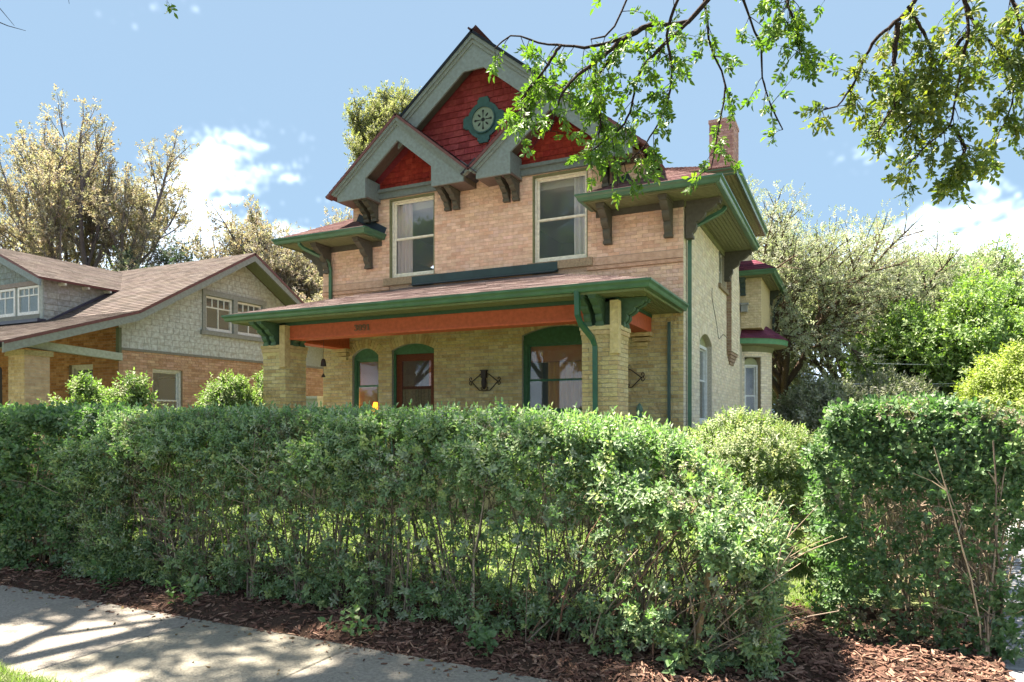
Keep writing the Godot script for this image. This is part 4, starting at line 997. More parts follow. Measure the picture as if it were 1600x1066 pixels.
func porch() -> void:
	var x0 := -7.675; var x1 := -.55
	var fl := MB.new(); fl.box(V(-7.8, 0, .01), V(-.35, .68, 2.2), Color(.42, .35, .2)); fl.box(V(-7.85, .68, .01), V(-.3, .76, 2.28), Color(.30, .30, .28)); part(H, "porch_floor", fl, M.concrete)
	column(x1 - .557, x1, 1.50, 2.06, true); column(x0, x0 + .56, 1.50, 2.06, false)
	# beams
	var bm := MB.new(); bm.box(V(-7.115, 3.165, 1.70), V(-1.107, 3.40, 1.97), BEAM_RED); bm.box(V(-7.115, 3.135, 1.685), V(-1.107, 3.165, 1.985), BEAM_RED * 1.15); var fb := part(H, "porch_beam", bm, M.paint)
	bm = MB.new(); bm.box(V(-.85, 3.14, .0), V(-.562, 3.40, 1.50), BEAM_RED); part(H, "porch_beam", bm, M.paint)
	bm = MB.new(); bm.box(V(-7.52, 3.17, .0), V(-7.23, 3.40, 1.50), BEAM_RED); bm.box(V(-7.54, 3.13, .0), V(-7.21, 3.17, 1.50), BEAM_RED * 1.1); part(H, "porch_beam", bm, M.paint)
	var tx := TextMesh.new(); tx.text = "3091"; var sf := SystemFont.new(); sf.font_names = PackedStringArray(["Droid Serif"]); sf.font_weight = 700; tx.font = sf; tx.font_size = 48; tx.pixel_size = .0033; tx.depth = .012
	var to := MeshInstance3D.new(); to.name = "house_number"; to.mesh = tx; to.material_override = mat("number_brass", lin(.11, .065, .02), .45, null, 1, null, 1, .5); fb.add_child(to); to.position = V(-5.37, 3.272, 1.977)
	for c in [[-.72, 0.0], [-7.36, 0.0]]:                 # stepped corbels that carry the side beams
		for k in 3:
			var st := MB.new(); st.box(V(c[0] - .19 + k * .045, 3.07 - k * .085, .0), V(c[0] + .19 - k * .045, 3.135 - k * .085, .20 - k * .055), pick(TAN)); part(H, "corbel", st, M.brick_face)
	# green frieze above the beams, ceiling, soffit
	var fr := MB.new(); fr.box(V(-7.65, 3.40, 1.66), V(-.55, 3.462, 2.0), Color(.055, .115, .075)); fr.box(V(-.88, 3.40, .0), V(-.55, 3.462, 1.66), Color(.055, .115, .075)); fr.box(V(-7.65, 3.40, .0), V(-7.2, 3.462, 1.66), Color(.055, .115, .075)); part(H, "porch_frieze", fr, M.paint)
	var ce := MB.new(); ce.box(V(-7.2, 3.42, .0), V(-.88, 3.45, 1.66), Color(.30, .33, .24)); part(H, "porch_ceiling", ce, M.paint)
	var ex0 := -8.08; var ex1 := -.02; var ez := 2.48
	boards(H, "soffit", V(ex0 + .02, 3.463, 2.0), V(ex1 - ex0 - .04, 0, 0), V(0, 0, ez - 2.02), .075, Color(.24, .26, .14))
	boards(H, "soffit", V(-.55, 3.463, 1.999), V(0, 0, -1.99), V(ex1 + .53, 0, 0), .075, Color(.24, .26, .14))
	boards(H, "soffit", V(ex0 + .02, 3.463, 1.999), V(0, 0, -1.99), V(-7.65 - ex0 - .02, 0, 0), .075, Color(.24, .26, .14))
	var gp := [V(ex0, 3.475, .02), V(ex0, 3.475, ez), V(ex1, 3.475, ez), V(ex1, 3.475, .02)]
	var path := gp
	var fm := MB.new(); fm.sweep(path, PackedVector2Array([Vector2(-.035, -.03), Vector2(-.004, -.03), Vector2(-.004, .12), Vector2(-.035, .12)]), Color(.24, .28, .15)); part(H, "fascia", fm, M.paint)
	gutter(H, path, GREEN * 1.15)
	var y := 3.60; var k := .30; var a := ex0 - .05; var b := ex1 + .05; var c := ez + .05
	var yt := y + k * c
	var pal := [Color(.32, .24, .23), Color(.36, .275, .26), Color(.28, .20, .195), Color(.39, .31, .295)]
	roof(H, "porch_roof", [V(a, y, c), V(b, y, c), V(b - c, yt, .0), V(a + c, yt, .0)], pal)
	roof(H, "porch_roof", [V(b, y, c), V(b, y, .0), V(b - c, yt, .0)], pal); roof(H, "porch_roof", [V(a, y, c), V(a + c, yt, .0), V(a, y, .0)], pal)
	var fs := MB.new(); fs.box(V(-5.58, 4.37, .006), V(-2.33, 4.565, .060), Color(.03, .055, .06)); fs.obox(V(-3.95, 4.385, .10), V(1.62, 0, 0), V(0, .008, 0), V(0, -.025, .09), Color(.035, .045, .055)); part(H, "flashing", fs, M.gutter_paint)
	pipe(H, "downspout", [V(-1.02, 3.50, 2.53), V(-1.02, 3.08, 2.50), V(-.865, 2.78, 2.17), V(-.865, .02, 2.13)], .052, Color(.03, .12, .07))
	# railings with turned posts
	var rail := MB.new(); rail.box(V(-7.1, 1.57, 1.74), V(-1.11, 1.62, 1.86), Color(.16, .26, .19)); rail.box(V(-7.1, .90, 1.77), V(-1.11, .95, 1.83), Color(.16, .26, .19)); var ro := part(H, "railing", rail, M.paint)
	var srail := MB.new(); srail.box(V(-.78, 1.60, .22), V(-.68, 1.645, 1.50), Color(.16, .26, .19)); srail.box(V(-.76, .9, .22), V(-.70, .95, 1.50), Color(.16, .26, .19)); var so := part(H, "railing", srail, M.paint)
	for i in 46:
		var q := MB.new(); q.tube(PackedVector3Array([V(-7.0 + i * .127, .95, 1.80), V(-7.0 + i * .127, 1.57, 1.80)]), PackedFloat32Array([.02, .02]), 6, Color(.16, .26, .19)); part(ro, "baluster", q, M.paint)
	for i in 11:
		var q := MB.new(); q.tube(PackedVector3Array([V(-.73, .95, .32 + i * .107), V(-.73, 1.60, .32 + i * .107)]), PackedFloat32Array([.018, .018]), 6, Color(.16, .26, .19)); part(so, "baluster", q, M.paint)
	for p in [[-4.095, 1.80, Color(.16, .26, .19)], [-2.636, 1.80, Color(.16, .26, .19)], [-5.45, 1.80, Color(.16, .26, .19)], [-.73, .17, Color(.16, .26, .19)]]:
		var q := MB.new(); q.box(V(p[0] - .05, .76, p[1] - .05), V(p[0] + .05, 1.66, p[1] + .05), p[2])
		q.lathe(V(p[0], 1.66, p[1]), [Vector2(.068, 0), Vector2(.068, .025), Vector2(.035, .035), Vector2(.033, .06), Vector2(.062, .085), Vector2(.065, .12), Vector2(.05, .17), Vector2(.022, .215), Vector2(.0, .235)], 12, p[2]); part(ro if p[0] < -1 else so, "post", q, M.paint)
func curtains() -> void:
	drape("curtain", "pale pink curtain at the left of the upper window under the left small gable", "curtain", V(-6.12, 4.62, -.22), V(.38, 0, 0), 1.55, Color(.52, .42, .40), 4)
	drape("curtain", "pale grey curtain at the right of the upper window under the right small gable", "curtain", V(-2.10, 4.62, -.22), V(.30, 0, 0), 1.55, Color(.50, .47, .46), 3)
	var bl := MB.new(); bl.box(V(-3.0, 2.72, -.24), V(-1.58, 3.20, -.255), Color(.36, .12, .035)); bl.tube(PackedVector3Array([V(-3.0, 2.72, -.247), V(-1.58, 2.72, -.247)]), PackedFloat32Array([.014, .014]), 6, Color(.30, .10, .03)); tag(part(self, "roller_blind", bl, M.curtain), "rust brown roller blind half lowered in the large porch window", "blind")
	drape("curtain", "amber cloth added for the orange glow inside the large porch window", "curtain", V(-2.72, 1.70, -.42), V(1.15, 0, 0), 1.45, Color(.55, .26, .06), 9, .035)  # added cloth: its amber colour stands in for the glow of the lit room

# ---------- the bungalow next door ----------
func neighbour() -> void:
	var N := thing("bungalow", "tan brick bungalow with grey shingled gable and dormer beyond the hedge", "house", V(-17, 0, -2.5))
	var X0 := -12.85; var Z0 := 1.43; var XL := -23.0
	var side := Transform3D(Basis(V(0, 0, -1), V(0, 1, 0), V(1, 0, 0)), V(X0, 0, 0))
	# side: brick below, grey shingles above; u = -z
	var win := rect(-.54, 1.30, .32, 2.86); var pair := rect(1.02, 3.98, 3.02, 4.92)
	var low := rect(-Z0, -.05, 9.0, 3.28)
	var gab := PackedVector2Array([Vector2(-Z0, 3.28), Vector2(7.0, 3.28), Vector2(7.0, 3.30), Vector2(2.19, 6.06), Vector2(-1.34, 3.97), Vector2(-Z0, 3.93)])
	var s := MB.new(); shell(s, side, low, [win], .25); var bw := part(N, "side_wall", s, M.mortar_dark)
	s = MB.new(); brickwork(s, side, low, [win], BUFF); part(bw, "brickwork", s, M.brick_face, "", "stuff")
	s = MB.new(); shell(s, side, gab, [pair], .2, Color(.3, .33, .31)); var gw := part(N, "gable_wall", s, M.paint)
	var cnt := [0]; var rest := MB.new()
	lay(Geometry2D.intersect_polygons(gab, rect(-2, 3.30, 4.3, 7))[0], [pair], .27, .155, .008, .45, func(p: PackedVector2Array, y: float):
		if cnt[0] < 290:
			var mb := MB.new(); mb.tab(p, side, y, .155, .013 + R(-.002, .002), .004, even(GREY_SHINGLE)); part(gw, "shingle", mb, M.cedar_shingle); cnt[0] += 1
		else: rest.tab(p, side, y, .155, .013, .004, even(GREY_SHINGLE)))
	if rest.v.size(): part(gw, "shingles", rest, M.cedar_shingle, "", "stuff")
	s = MB.new(); s.box(V(X0, 3.24, Z0), V(X0 + .035, 3.30, -9.0), Color(.20, .20, .18)); part(N, "belt_board", s, M.paint)
	sash_window(N, Transform3D(side.basis, V(X0 - .09, 1.30, .54)), .86, 1.56, Color(.64, .66, .64), .06, .5)
	# the pair of upper windows in a grey surround
	s = MB.new(); s.prism(rect(.86, 3.86, 3.2, 3.98), side, .0, .085, Color(.25, .26, .25)); s.prism(rect(.92, 4.92, 3.16, 5.06), side, .0, .05, Color(.27, .285, .275)); s.prism(rect(.92, 3.98, 1.02, 4.92), side, .0, .045, Color(.27, .285, .275)); s.prism(rect(3.02, 3.98, 3.12, 4.92), side, .0, .045, Color(.27, .285, .275)); s.prism(rect(1.95, 3.98, 2.09, 4.92), side, -.1, .045, Color(.27, .285, .275)); part(N, "window_surround", s, M.paint)
	for k in 2: light_window(N, Transform3D(side.basis, V(X0 - .04, 3.99, -(1.03 + k * 1.07))), .91, .92, 4)
	# front wall behind the porch
	var fw := rect(-16.0, 2.0, -13.72, 2.96); var f := Transform3D(Basis.IDENTITY, V(0, 0, Z0)); var fwin := rect(-14.70, 2.0, -13.78, 2.94)
	s = MB.new(); shell(s, f, rect(XL, -.05, X0 - .001, 4.0), [fwin], .25); var fo := part(N, "front_wall", s, M.mortar_dark)
	s = MB.new(); brickwork(s, f, rect(-18.5, -.05, X0, 3.9), [fwin], [Color(.34, .17, .075), Color(.38, .20, .09), Color(.30, .14, .06), Color(.42, .23, .11)]); part(fo, "brickwork", s, M.brick_face, "", "stuff")
	s = MB.new(); s.box(V(-14.78, 1.90, 1.40), V(-13.70, 1.99, 1.50), Color(.6, .35, .25)); part(fo, "window_sill", s, M.stone)
	sash_window(N, Transform3D(Basis.IDENTITY, V(-14.70, 2.0, Z0 - .10)), .92, .94, Color(.52, .50, .43), .085, .0001)
	s = MB.new(); s.box(V(XL, -.05, Z0 - .3), V(XL + .2, 4.0, -9)); s.box(V(XL, -.05, -9), V(X0, 3.4, -9.2)); s.box(V(XL + .2, 3.3, Z0 - .3), V(X0 - .3, 3.36, -8.9)); s.box(V(-15.5, .2, -1.6), V(-15.4, 3.2, 1.1), Color(.3, .3, .28)); s.box(V(-14.5, 3.4, -4.0), V(-14.4, 4.95, -.9), Color(.2, .2, .22)); part(N, "inner_walls", s, M.plain)
	# roof: ridge along x, kicked out over the porch
	var xr := X0 + .62; var rz := -2.18; var ry := 6.22; var kz := 1.36; var ky := 4.12; var ez := 4.25; var ey := 3.14
	roof(N, "roof", [V(XL, ry, rz), V(xr, ry, rz), V(xr, ky, kz), V(XL, ky, kz)], ROOF_TAN, .06, .30, .13)
	roof(N, "roof", [V(XL, ky, kz), V(xr, ky, kz), V(xr, ey, ez), V(XL, ey, ez)], ROOF_TAN, .06, .30, .13)
	roof(N, "roof", [V(XL, ry, rz), V(XL, 3.3, -7.3), V(xr, 3.3, -7.3), V(xr, ry, rz)], ROOF_TAN, .06, .30, .13)
	var bp := [[V(0, ry - .03, rz), V(0, ky - .03, kz)], [V(0, ky - .03, kz), V(0, ey - .03, ez)], [V(0, 3.27, -7.3), V(0, ry - .03, rz)]]
	for k in 3:
		var a: Vector3 = bp[k][0]; var b: Vector3 = bp[k][1]; var mb := MB.new()
		var poly := PackedVector2Array([Vector2(-a.z, a.y), Vector2(-b.z, b.y), Vector2(-b.z, b.y - .20), Vector2(-a.z, a.y - .20)])
		mb.prism(poly, Transform3D(side.basis, V(0, 0, 0)), xr - .06, xr - .012, Color(.24, .26, .24)); part(N, "barge_board", mb, M.paint)
		var so := MB.new(); so.prism(PackedVector2Array([Vector2(-a.z, a.y - .09), Vector2(-b.z, b.y - .09), Vector2(-b.z, b.y - .12), Vector2(-a.z, a.y - .12)]), Transform3D(side.basis, Vector3.ZERO), X0 + .03 if k != 1 else X0 - 5.0, xr - .061, Color(.18, .20, .12)); part(N, "soffit", so, M.paint)
	s = MB.new(); s.obox(V(X0 + .26, 5.06, -4.02), V(.02, 0, 0), V(0, .92, 1.62) * .98, V(0, .018, -.01), Color(.36, .38, .26)); part(N, "soffit_batten", s, M.paint)
	# porch: pier, brace beam, gutter
	s = MB.new(); s.box(V(-13.22, 0, 3.12), V(-12.66, 2.93, 3.62)); var po := part(N, "porch_column", s, M.mortar)
	s = MB.new(); brickwork(s, Transform3D(Basis.IDENTITY, V(0, 0, 3.62)), rect(-13.22, 0, -12.66, 2.93), [], [Color(.48, .36, .20), Color(.52, .40, .23)]); brickwork(s, Transform3D(side.basis, V(-12.66, 0, 0)), rect(-3.62, 0, -3.12, 2.93), [], [Color(.50, .36, .24), Color(.54, .40, .27)]); part(po, "brickwork", s, M.brick_face, "", "stuff")
	s = MB.new(); s.box(V(-13.27, 2.93, 3.07), V(-12.61, 3.04, 3.67), Color(1.1, .95, .65)); part(po, "cap", s, M.stone)
	s = MB.new(); s.obox(V(X0 + .06, 3.13, 2.52), V(.07, 0, 0), V(0, .085, 0), V(0, .06, 1.10), Color(.38, .42, .36)); s.box(V(X0 + .0, 2.98, 1.435), V(X0 + .12, 3.75, 1.50), Color(.12, .14, .09)); part(N, "porch_beam", s, M.paint)
	var gt := MB.new(); gt.sweep([V(XL, ey - .13, ez - .03), V(xr - .08, ey - .13, ez - .03)], PackedVector2Array(GUTTER_PROFILE), Color(.035, .025, .02)); part(N, "gutter", gt, M.gutter_paint)
	pipe(N, "downspout", [V(-13.45, 3.0, 4.2), V(-13.45, 2.9, 4.15), V(-13.35, 2.72, 3.72), V(-13.33, .02, 3.70)], .045, Color(.03, .02, .016))
	# dormer
	var dz := 1.55; var dx := -15.5; var cx := -17.5; var dl := -19.5
	s = MB.new(); s.prism(PackedVector2Array([Vector2(dl, 4.0), Vector2(dx, 4.0), Vector2(dx, 5.02), Vector2(cx, 5.92), Vector2(dl, 5.02)]), FRONT, dz - .06, dz, Color(.26, .30, .30)); var df := part(N, "dormer_front", s, M.paint)
	shingle_parts(df, Transform3D(Basis.IDENTITY, V(0, 0, dz)), PackedVector2Array([Vector2(-18.2, 5.08), Vector2(-15.52, 5.08), Vector2(cx, 5.9), Vector2(-18.2, 5.6)]), [], [Color(.26, .32, .33), Color(.24, .30, .31)], .2, .16, .018, .004, M.cedar_shingle)
	s = MB.new(); s.box(V(dx - .12, 4.1, dz), V(dx + .01, 5.1, dz + .04), Color(.34, .37, .35)); s.box(V(-18.6, 4.98, dz), V(dx - .12, 5.09, dz + .05), Color(.24, .20, .18)); s.box(V(-18.6, 4.10, dz), V(dx - .12, 4.24, dz + .05), Color(.20, .20, .17)); part(df, "trim", s, M.paint)
	for k in 3: light_window(N, Transform3D(Basis.IDENTITY, V(-16.55 - k * 1.02, 4.25, dz + .01)), .90, .72, 4)
	var ch := Transform3D(Basis(V(0, 0, -1), V(0, 1, 0), V(1, 0, 0)), V(dx, 0, 0)); var cp := PackedVector2Array([Vector2(-dz, 3.95), Vector2(1.2, 5.6), Vector2(.3, 5.12), Vector2(-dz, 5.08)])
	cp = PackedVector2Array([Vector2(-dz, 3.9), Vector2(-.6, 4.5), Vector2(.35, 5.1), Vector2(-dz, 5.1)])
	s = MB.new(); s.prism(cp, ch, -.08, 0, Color(.36, .38, .36)); var dc := part(N, "dormer_cheek", s, M.paint)
	shingle_parts(dc, ch, cp, [], [Color(.42, .42, .40), Color(.40, .40, .38)], .30, .15, .02, .004, M.cedar_shingle)
	for z in [1.15, .55, -.05]:
		s = MB.new(); s.box(V(dx, 4.99, z), V(dx + .27, 5.07, z + .05), Color(.62, .60, .52)); part(dc, "rafter_tail", s, M.paint)
	var ex := dx + .30
	roof(N, "dormer_roof", [V(cx, 6.10, dz + .30), V(ex, 5.09, dz + .30), V(ex, 5.09, -.30), V(cx, 6.10, -1.98)], ROOF_TAN, .05, .30, .13)
	roof(N, "dormer_roof", [V(cx, 6.10, dz + .30), V(cx, 6.10, -1.98), V(dl - .3, 5.09, -.30), V(dl - .3, 5.09, dz + .30)], ROOF_TAN, .05, .30, .13)
	for sg in [-1.0, 1.0]:
		s = MB.new(); s.prism(PackedVector2Array([Vector2(cx, 6.05), Vector2(cx + sg * 2.3, 5.04), Vector2(cx + sg * 2.3, 4.87), Vector2(cx, 5.86)]), FRONT, dz + .24, dz + .285, Color(.20, .245, .25)); part(N, "barge_board", s, M.paint)
	s = MB.new(); s.obox(V(dx + .06, 4.58, .62), V(.055, 0, 0), V(0, .035, 0), V(0, -.56, .93) , Color(.05, .04, .07)); s.box(V(-19.0, 4.02, dz + .01), V(dx + .1, 4.10, dz + .22), Color(.05, .045, .07)); part(N, "flashing", s, M.gutter_paint)
func light_window(parent: Node, f: Transform3D, w: float, h: float, lights: int) -> void:   # two panes below a row of small lights
	var c := Color(.74, .75, .74); var b := .055; var s := MB.new(); var top := h * .68
	s.prism(rect(0, 0, b, h), f, -.04, .02, c); s.prism(rect(w - b, 0, w, h), f, -.04, .02, c); s.prism(rect(b, 0, w - b, b * 1.4), f, -.04, .024, c); s.prism(rect(b, h - b, w - b, h), f, -.04, .018, c)
	var o := part(parent, "window", s, M.paint)
	var m := MB.new(); m.prism(rect(b, top - .015, w - b, top + .015), f, -.02, .008, c)
	m.prism(rect(w / 2 - .014, b, w / 2 + .014, top - .015), f, -.02, .007, c)
	for k in range(1, lights): m.prism(rect(b + (w - 2 * b) * k / lights - .012, top + .015, b + (w - 2 * b) * k / lights + .012, h - b), f, -.02, .007, c)
	part(o, "muntins", m, M.paint)
	var g := MB.new(); g.prism(rect(b, b, w - b, h - b), f, -.010, -.006); part(o, "pane", g, M.glass)

# ---------- things on the porch ----------
func porch_things() -> void:
	for p in [[-3.876, 2.36, "black scrolled iron wall lantern between the front door and the porch window"], [-1.02, 2.36, "black scrolled iron wall lantern half hidden behind the porch column"]]:
		var t := thing("wall_lantern", p[2], "lantern", V(p[0], p[1] - .2, .02), "iron wall lanterns on the porch wall")
		var mb := MB.new(); var c := V(p[0], p[1], .045); var rr := PackedFloat32Array([.010, .010, .010])
		for sg in [-1.0, 1.0]:
			mb.tube(PackedVector3Array([c + V(sg * .04, .15, 0), c + V(sg * .10, .13, 0), c + V(sg * .30, -.02, 0)]), rr, 6); mb.tube(PackedVector3Array([c + V(sg * .30, .0, 0), c + V(sg * .12, -.18, 0), c + V(0, -.19, 0)]), rr, 6)
			for e in [-1.0, 1.0]:
				var q := PackedVector3Array(); var w := PackedFloat32Array()
				for k in 10:
					var a := k * .62; var r := .045 * (1 - k / 13.0); q.append(c + V(sg * (.31 + r * sin(a) * .9), e * (.045 - r * cos(a)) , 0)); w.append(.009)
				mb.tube(q, w, 5)
				q = PackedVector3Array()
				for k in 10:
					var a := k * .62; var r := .04 * (1 - k / 13.0); q.append(c + V(sg * (.05 - r * cos(a)), -.15 + .03 * e * 0 + r * sin(a), .01))
				if e > 0: mb.tube(q, w, 5)
		part(t, "scroll_frame", mb, M.iron)
		mb = MB.new(); mb.box(c + V(-.05, .06, -.02), c + V(.05, .20, .07)); mb.box(c + V(-.065, .20, -.02), c + V(.065, .22, .085)); mb.lathe(c + V(0, -.16, .03), [Vector2(.02, 0), Vector2(.05, .05), Vector2(.06, .14), Vector2(.045, .22)], 8); part(t, "lantern_body", mb, M.iron)
	var b := thing("wind_bell", "dark bronze wind bell hanging from the red porch side beam", "wind bell", V(-6.80, 2.40, 1.35))
	var o := V(-6.80, 0, 1.35); var mb := MB.new()
	mb.tube(PackedVector3Array([o + V(0, 3.45, 0), o + V(.01, 3.0, 0), o + V(-.008, 2.9, 0), o + V(0, 2.80, 0)]), PackedFloat32Array([.005, .005, .006, .005]), 5); part(b, "cord", mb, M.iron)
	mb = MB.new(); mb.lathe(o + V(0, 2.66, 0), [Vector2(.058, 0), Vector2(.055, .03), Vector2(.045, .10), Vector2(.03, .14), Vector2(.0, .155)], 12); part(b, "bell", mb, M.iron)
	mb = MB.new(); mb.tube(PackedVector3Array([o + V(0, 2.74, 0), o + V(0, 2.52, 0)]), PackedFloat32Array([.004, .004]), 4); mb.prism(PackedVector2Array([Vector2(-.055, 0), Vector2(.055, 0), Vector2(0, .085)]), Transform3D(Basis.IDENTITY, o + V(0, 2.44, 0)), -.006, .006); part(b, "clapper", mb, M.iron)
	# a lamp and plants behind the small window
	var l := thing("table_lamp", "glowing amber table lamp inside the small porch window", "lamp", V(-6.95, 1.5, -.55))
	mb = MB.new(); mb.lathe(V(-6.95, 1.72, -.55), [Vector2(.095, 0), Vector2(.085, .10), Vector2(.045, .27)], 14); mb.lathe(V(-6.95, 1.72, -.55), [Vector2(.043, .27), Vector2(.0, .272)], 14)
	var glow := StandardMaterial3D.new(); glow.resource_name = "lamp_glow"; glow.albedo_color = lin(.6, .28, .05); glow.emission_enabled = true; glow.emission = Color(1, .52, .10); glow.emission_energy_multiplier = .9
	part(l, "lamp_shade", mb, glow)
	mb = MB.new(); mb.lathe(V(-6.95, 1.30, -.55), [Vector2(.07, 0), Vector2(.07, .02), Vector2(.02, .06), Vector2(.03, .2), Vector2(.012, .42)], 12, Color(.1, .06, .03)); part(l, "lamp_base", mb, M.paint)
	var ol := OmniLight3D.new(); ol.name = "lamp_light"; ol.light_energy = .12; ol.light_color = Color(1, .62, .25); ol.light_size = .06; ol.omni_range = 6; ol.shadow_enabled = true; l.add_child(ol); ol.position = V(0, .33, 0)
	var tb := thing("side_table", "dark wooden table carrying the amber lamp behind the small window", "table", V(-6.8, .75, -.7))
	mb = MB.new(); mb.box(V(-7.3, 1.24, -.95), V(-6.3, 1.30, -.40), Color(.07, .035, .02)); part(tb, "tabletop", mb, M.wood)
	for x in [-7.25, -6.35]:
		for z in [-.9, -.45]:
			mb = MB.new(); mb.box(V(x - .025, .75, z - .025), V(x + .025, 1.24, z + .025), Color(.07, .035, .02)); part(tb, "leg", mb, M.wood)
	var bin := thing("storage_bin", "pale blue upright bin between the two houses", "bin", V(-9.45, 0, -1.4))
	mb = MB.new(); mb.box(V(-9.78, .0, -1.62), V(-9.18, 2.12, -1.2), Color(.50, .58, .58)); mb.box(V(-9.74, .25, -1.2), V(-9.22, 2.0, -1.185), Color(.54, .62, .62)); part(bin, "body", mb, M.paint)
	mb = MB.new(); mb.box(V(-9.81, 2.12, -1.65), V(-9.15, 2.18, -1.16), Color(.58, .64, .64)); part(bin, "lid", mb, M.paint)
	# wires on the right
	for w in [[V(1.5, 2.64, -9.4), V(8.5, 2.80, -12.7), "thicker"], [V(3.2, 3.20, -10.2), V(8.5, 3.36, -12.7), "thin upper"], [V(1.5, 2.58, -9.45), V(8.5, 2.74, -12.75), "lower"]]:
		var q := PackedVector3Array(); var r := PackedFloat32Array()
		for k in 9:
			q.append(w[0].lerp(w[1], k / 8.0) - V(0, .10 * sin(PI * k / 8.0), 0)); r.append(.012 if w[2] == "thicker" else .007)
		mb = MB.new(); mb.tube(q, r, 5, Color(.55, .55, .55)); tag(part(self, "utility_wire", mb, M.plain), "%s pale utility wire strung before the trees right of the house" % w[2], "wire", "utility wires")

# ---------- hedges ----------
func hedge(called: String, label: String, P: Vector3, Q: Vector3, w: float, top: Callable, counts: Array, mesh: Mesh, size: float, pal: Array, dens: Callable, stem_pal: Array, stem_step: float) -> Node3D:
	var t := thing(called, label, "hedge", P.lerp(Q, .5))
	var a := (Q - P).normalized(); var b := V(-a.z, 0, a.x); var len := P.distance_to(Q)
	var f := FastNoiseLite.new(); f.seed = 5 + counts[0]; f.frequency = .9; f.fractal_octaves = 3
	# stems
	var mb := MB.new(); var d := 0.0
	while d < len:
		var n := 4 + rng.randi() % 4
		var foot := P + a * d + b * (R(-w * .35, w * .3) if R(0, 1) < .45 else R(w * .3, w * .78))
		for k in n:
			var h: float = top.call(clampf(d / len, 0, 1)) * R(.6, .97)
			var lean := a * R(-.42, .42) + b * R(-.35, .40)
			var p := PackedVector3Array(); var r := PackedFloat32Array(); var r0 := R(.005, .012)
			for i in 6:
				var q := i / 5.0
				var o := lean * pow(q, 1.3)
				o = o - b * b.dot(foot - P + o) + b * clampf(b.dot(foot - P + o), -w * .9, w * .92)
				p.append(foot + a * R(-.05, .05) * (1 if i == 0 else 0) + o + V(R(-.018, .018), h * q, R(-.018, .018))); r.append(r0 * lerpf(1, .35, q))
			mb.tube(p, r, 5, pick(stem_pal))
			for i in 7:                                  # side twigs
				var m := 1 + rng.randi() % 4; var e := p[m] + (a * R(-1, 1) + b * R(-1, 1)).normalized() * R(.10, .30) + V(0, R(.02, .22), 0)
				mb.tube(PackedVector3Array([p[m], p[m].lerp(e, .5) + rv() * .02, e]), PackedFloat32Array([.004, .003, .0018]), 3, pick(stem_pal))
		d += stem_step * R(.6, 1.4)
	part(t, "stems", mb, M.twig)
	# leaves on the faces: front, back, top, both ends, inside
	var items := []
	for face in 6:
		var made := 0; var tries := 0
		while made < counts[face] and tries < counts[face] * 8:
			tries += 1
			var s := R(0, 1); var y := R(0, 1); var c := 1.0; var nrm := b
			var h: float = top.call(s)
			match face:
				0: c = 1.0
				1: c = -1.0; nrm = -b
				2: c = R(-1, 1); y = R(.93, 1.0); nrm = Vector3.UP
				3: s = R(0, .04) * 2.0 / maxf(len, 2); c = R(-1, 1); nrm = -a
				4: s = 1 - R(0, .04) * 2.0 / maxf(len, 2); c = R(-1, 1); nrm = a
				5: c = R(-.8, .8); s = R(0, 1)
			h = top.call(s)
			if R(0, 1) > dens.call(s, y, face): continue
			var at := P + a * s * len
			var bulge := f.get_noise_3d(at.x * 1.3 + at.z * 1.3, y * h * 1.6, c * 3.0)
			if face < 2 and f.get_noise_3d(at.x * 2.6 + at.z * 2.6 + 40, y * h * 2.6, c * 5) < -.22: continue
			var round_top := smoothstep(.80, 1.0, y) * .16
			var off := c * (w - round_top + .20 * bulge - .10 * smoothstep(.35, .0, y))
			if face < 2: off -= c * pow(R(0, 1), 2.0) * .22
			var q := at + b * off + V(0, y * h + .05 * bulge * y, 0)
			if face == 2: q.y = h + .05 * bulge - .12 * pow(absf(c), 4) + R(-.10, .03)
			if face > 2 and face < 5: q += nrm * (.12 * bulge)
			if q.y < .02: continue
			var dead := f.get_noise_3d(q.x * 1.1 + 70, q.y * 1.7, q.z * 1.1) > .26 and R(0, 1) < .6
			items.append([q, nrm * .6 + rv() * .9 + V(0, .45, 0), size * (R(.4, .8) if dead else R(.55, 1.35)), pick([Color(.27, .235, .165), Color(.22, .19, .14)]) if dead else pick(pal)])
			made += 1
	scatter(t, "foliage", mesh, M.hedge_leaf, items)
	return t
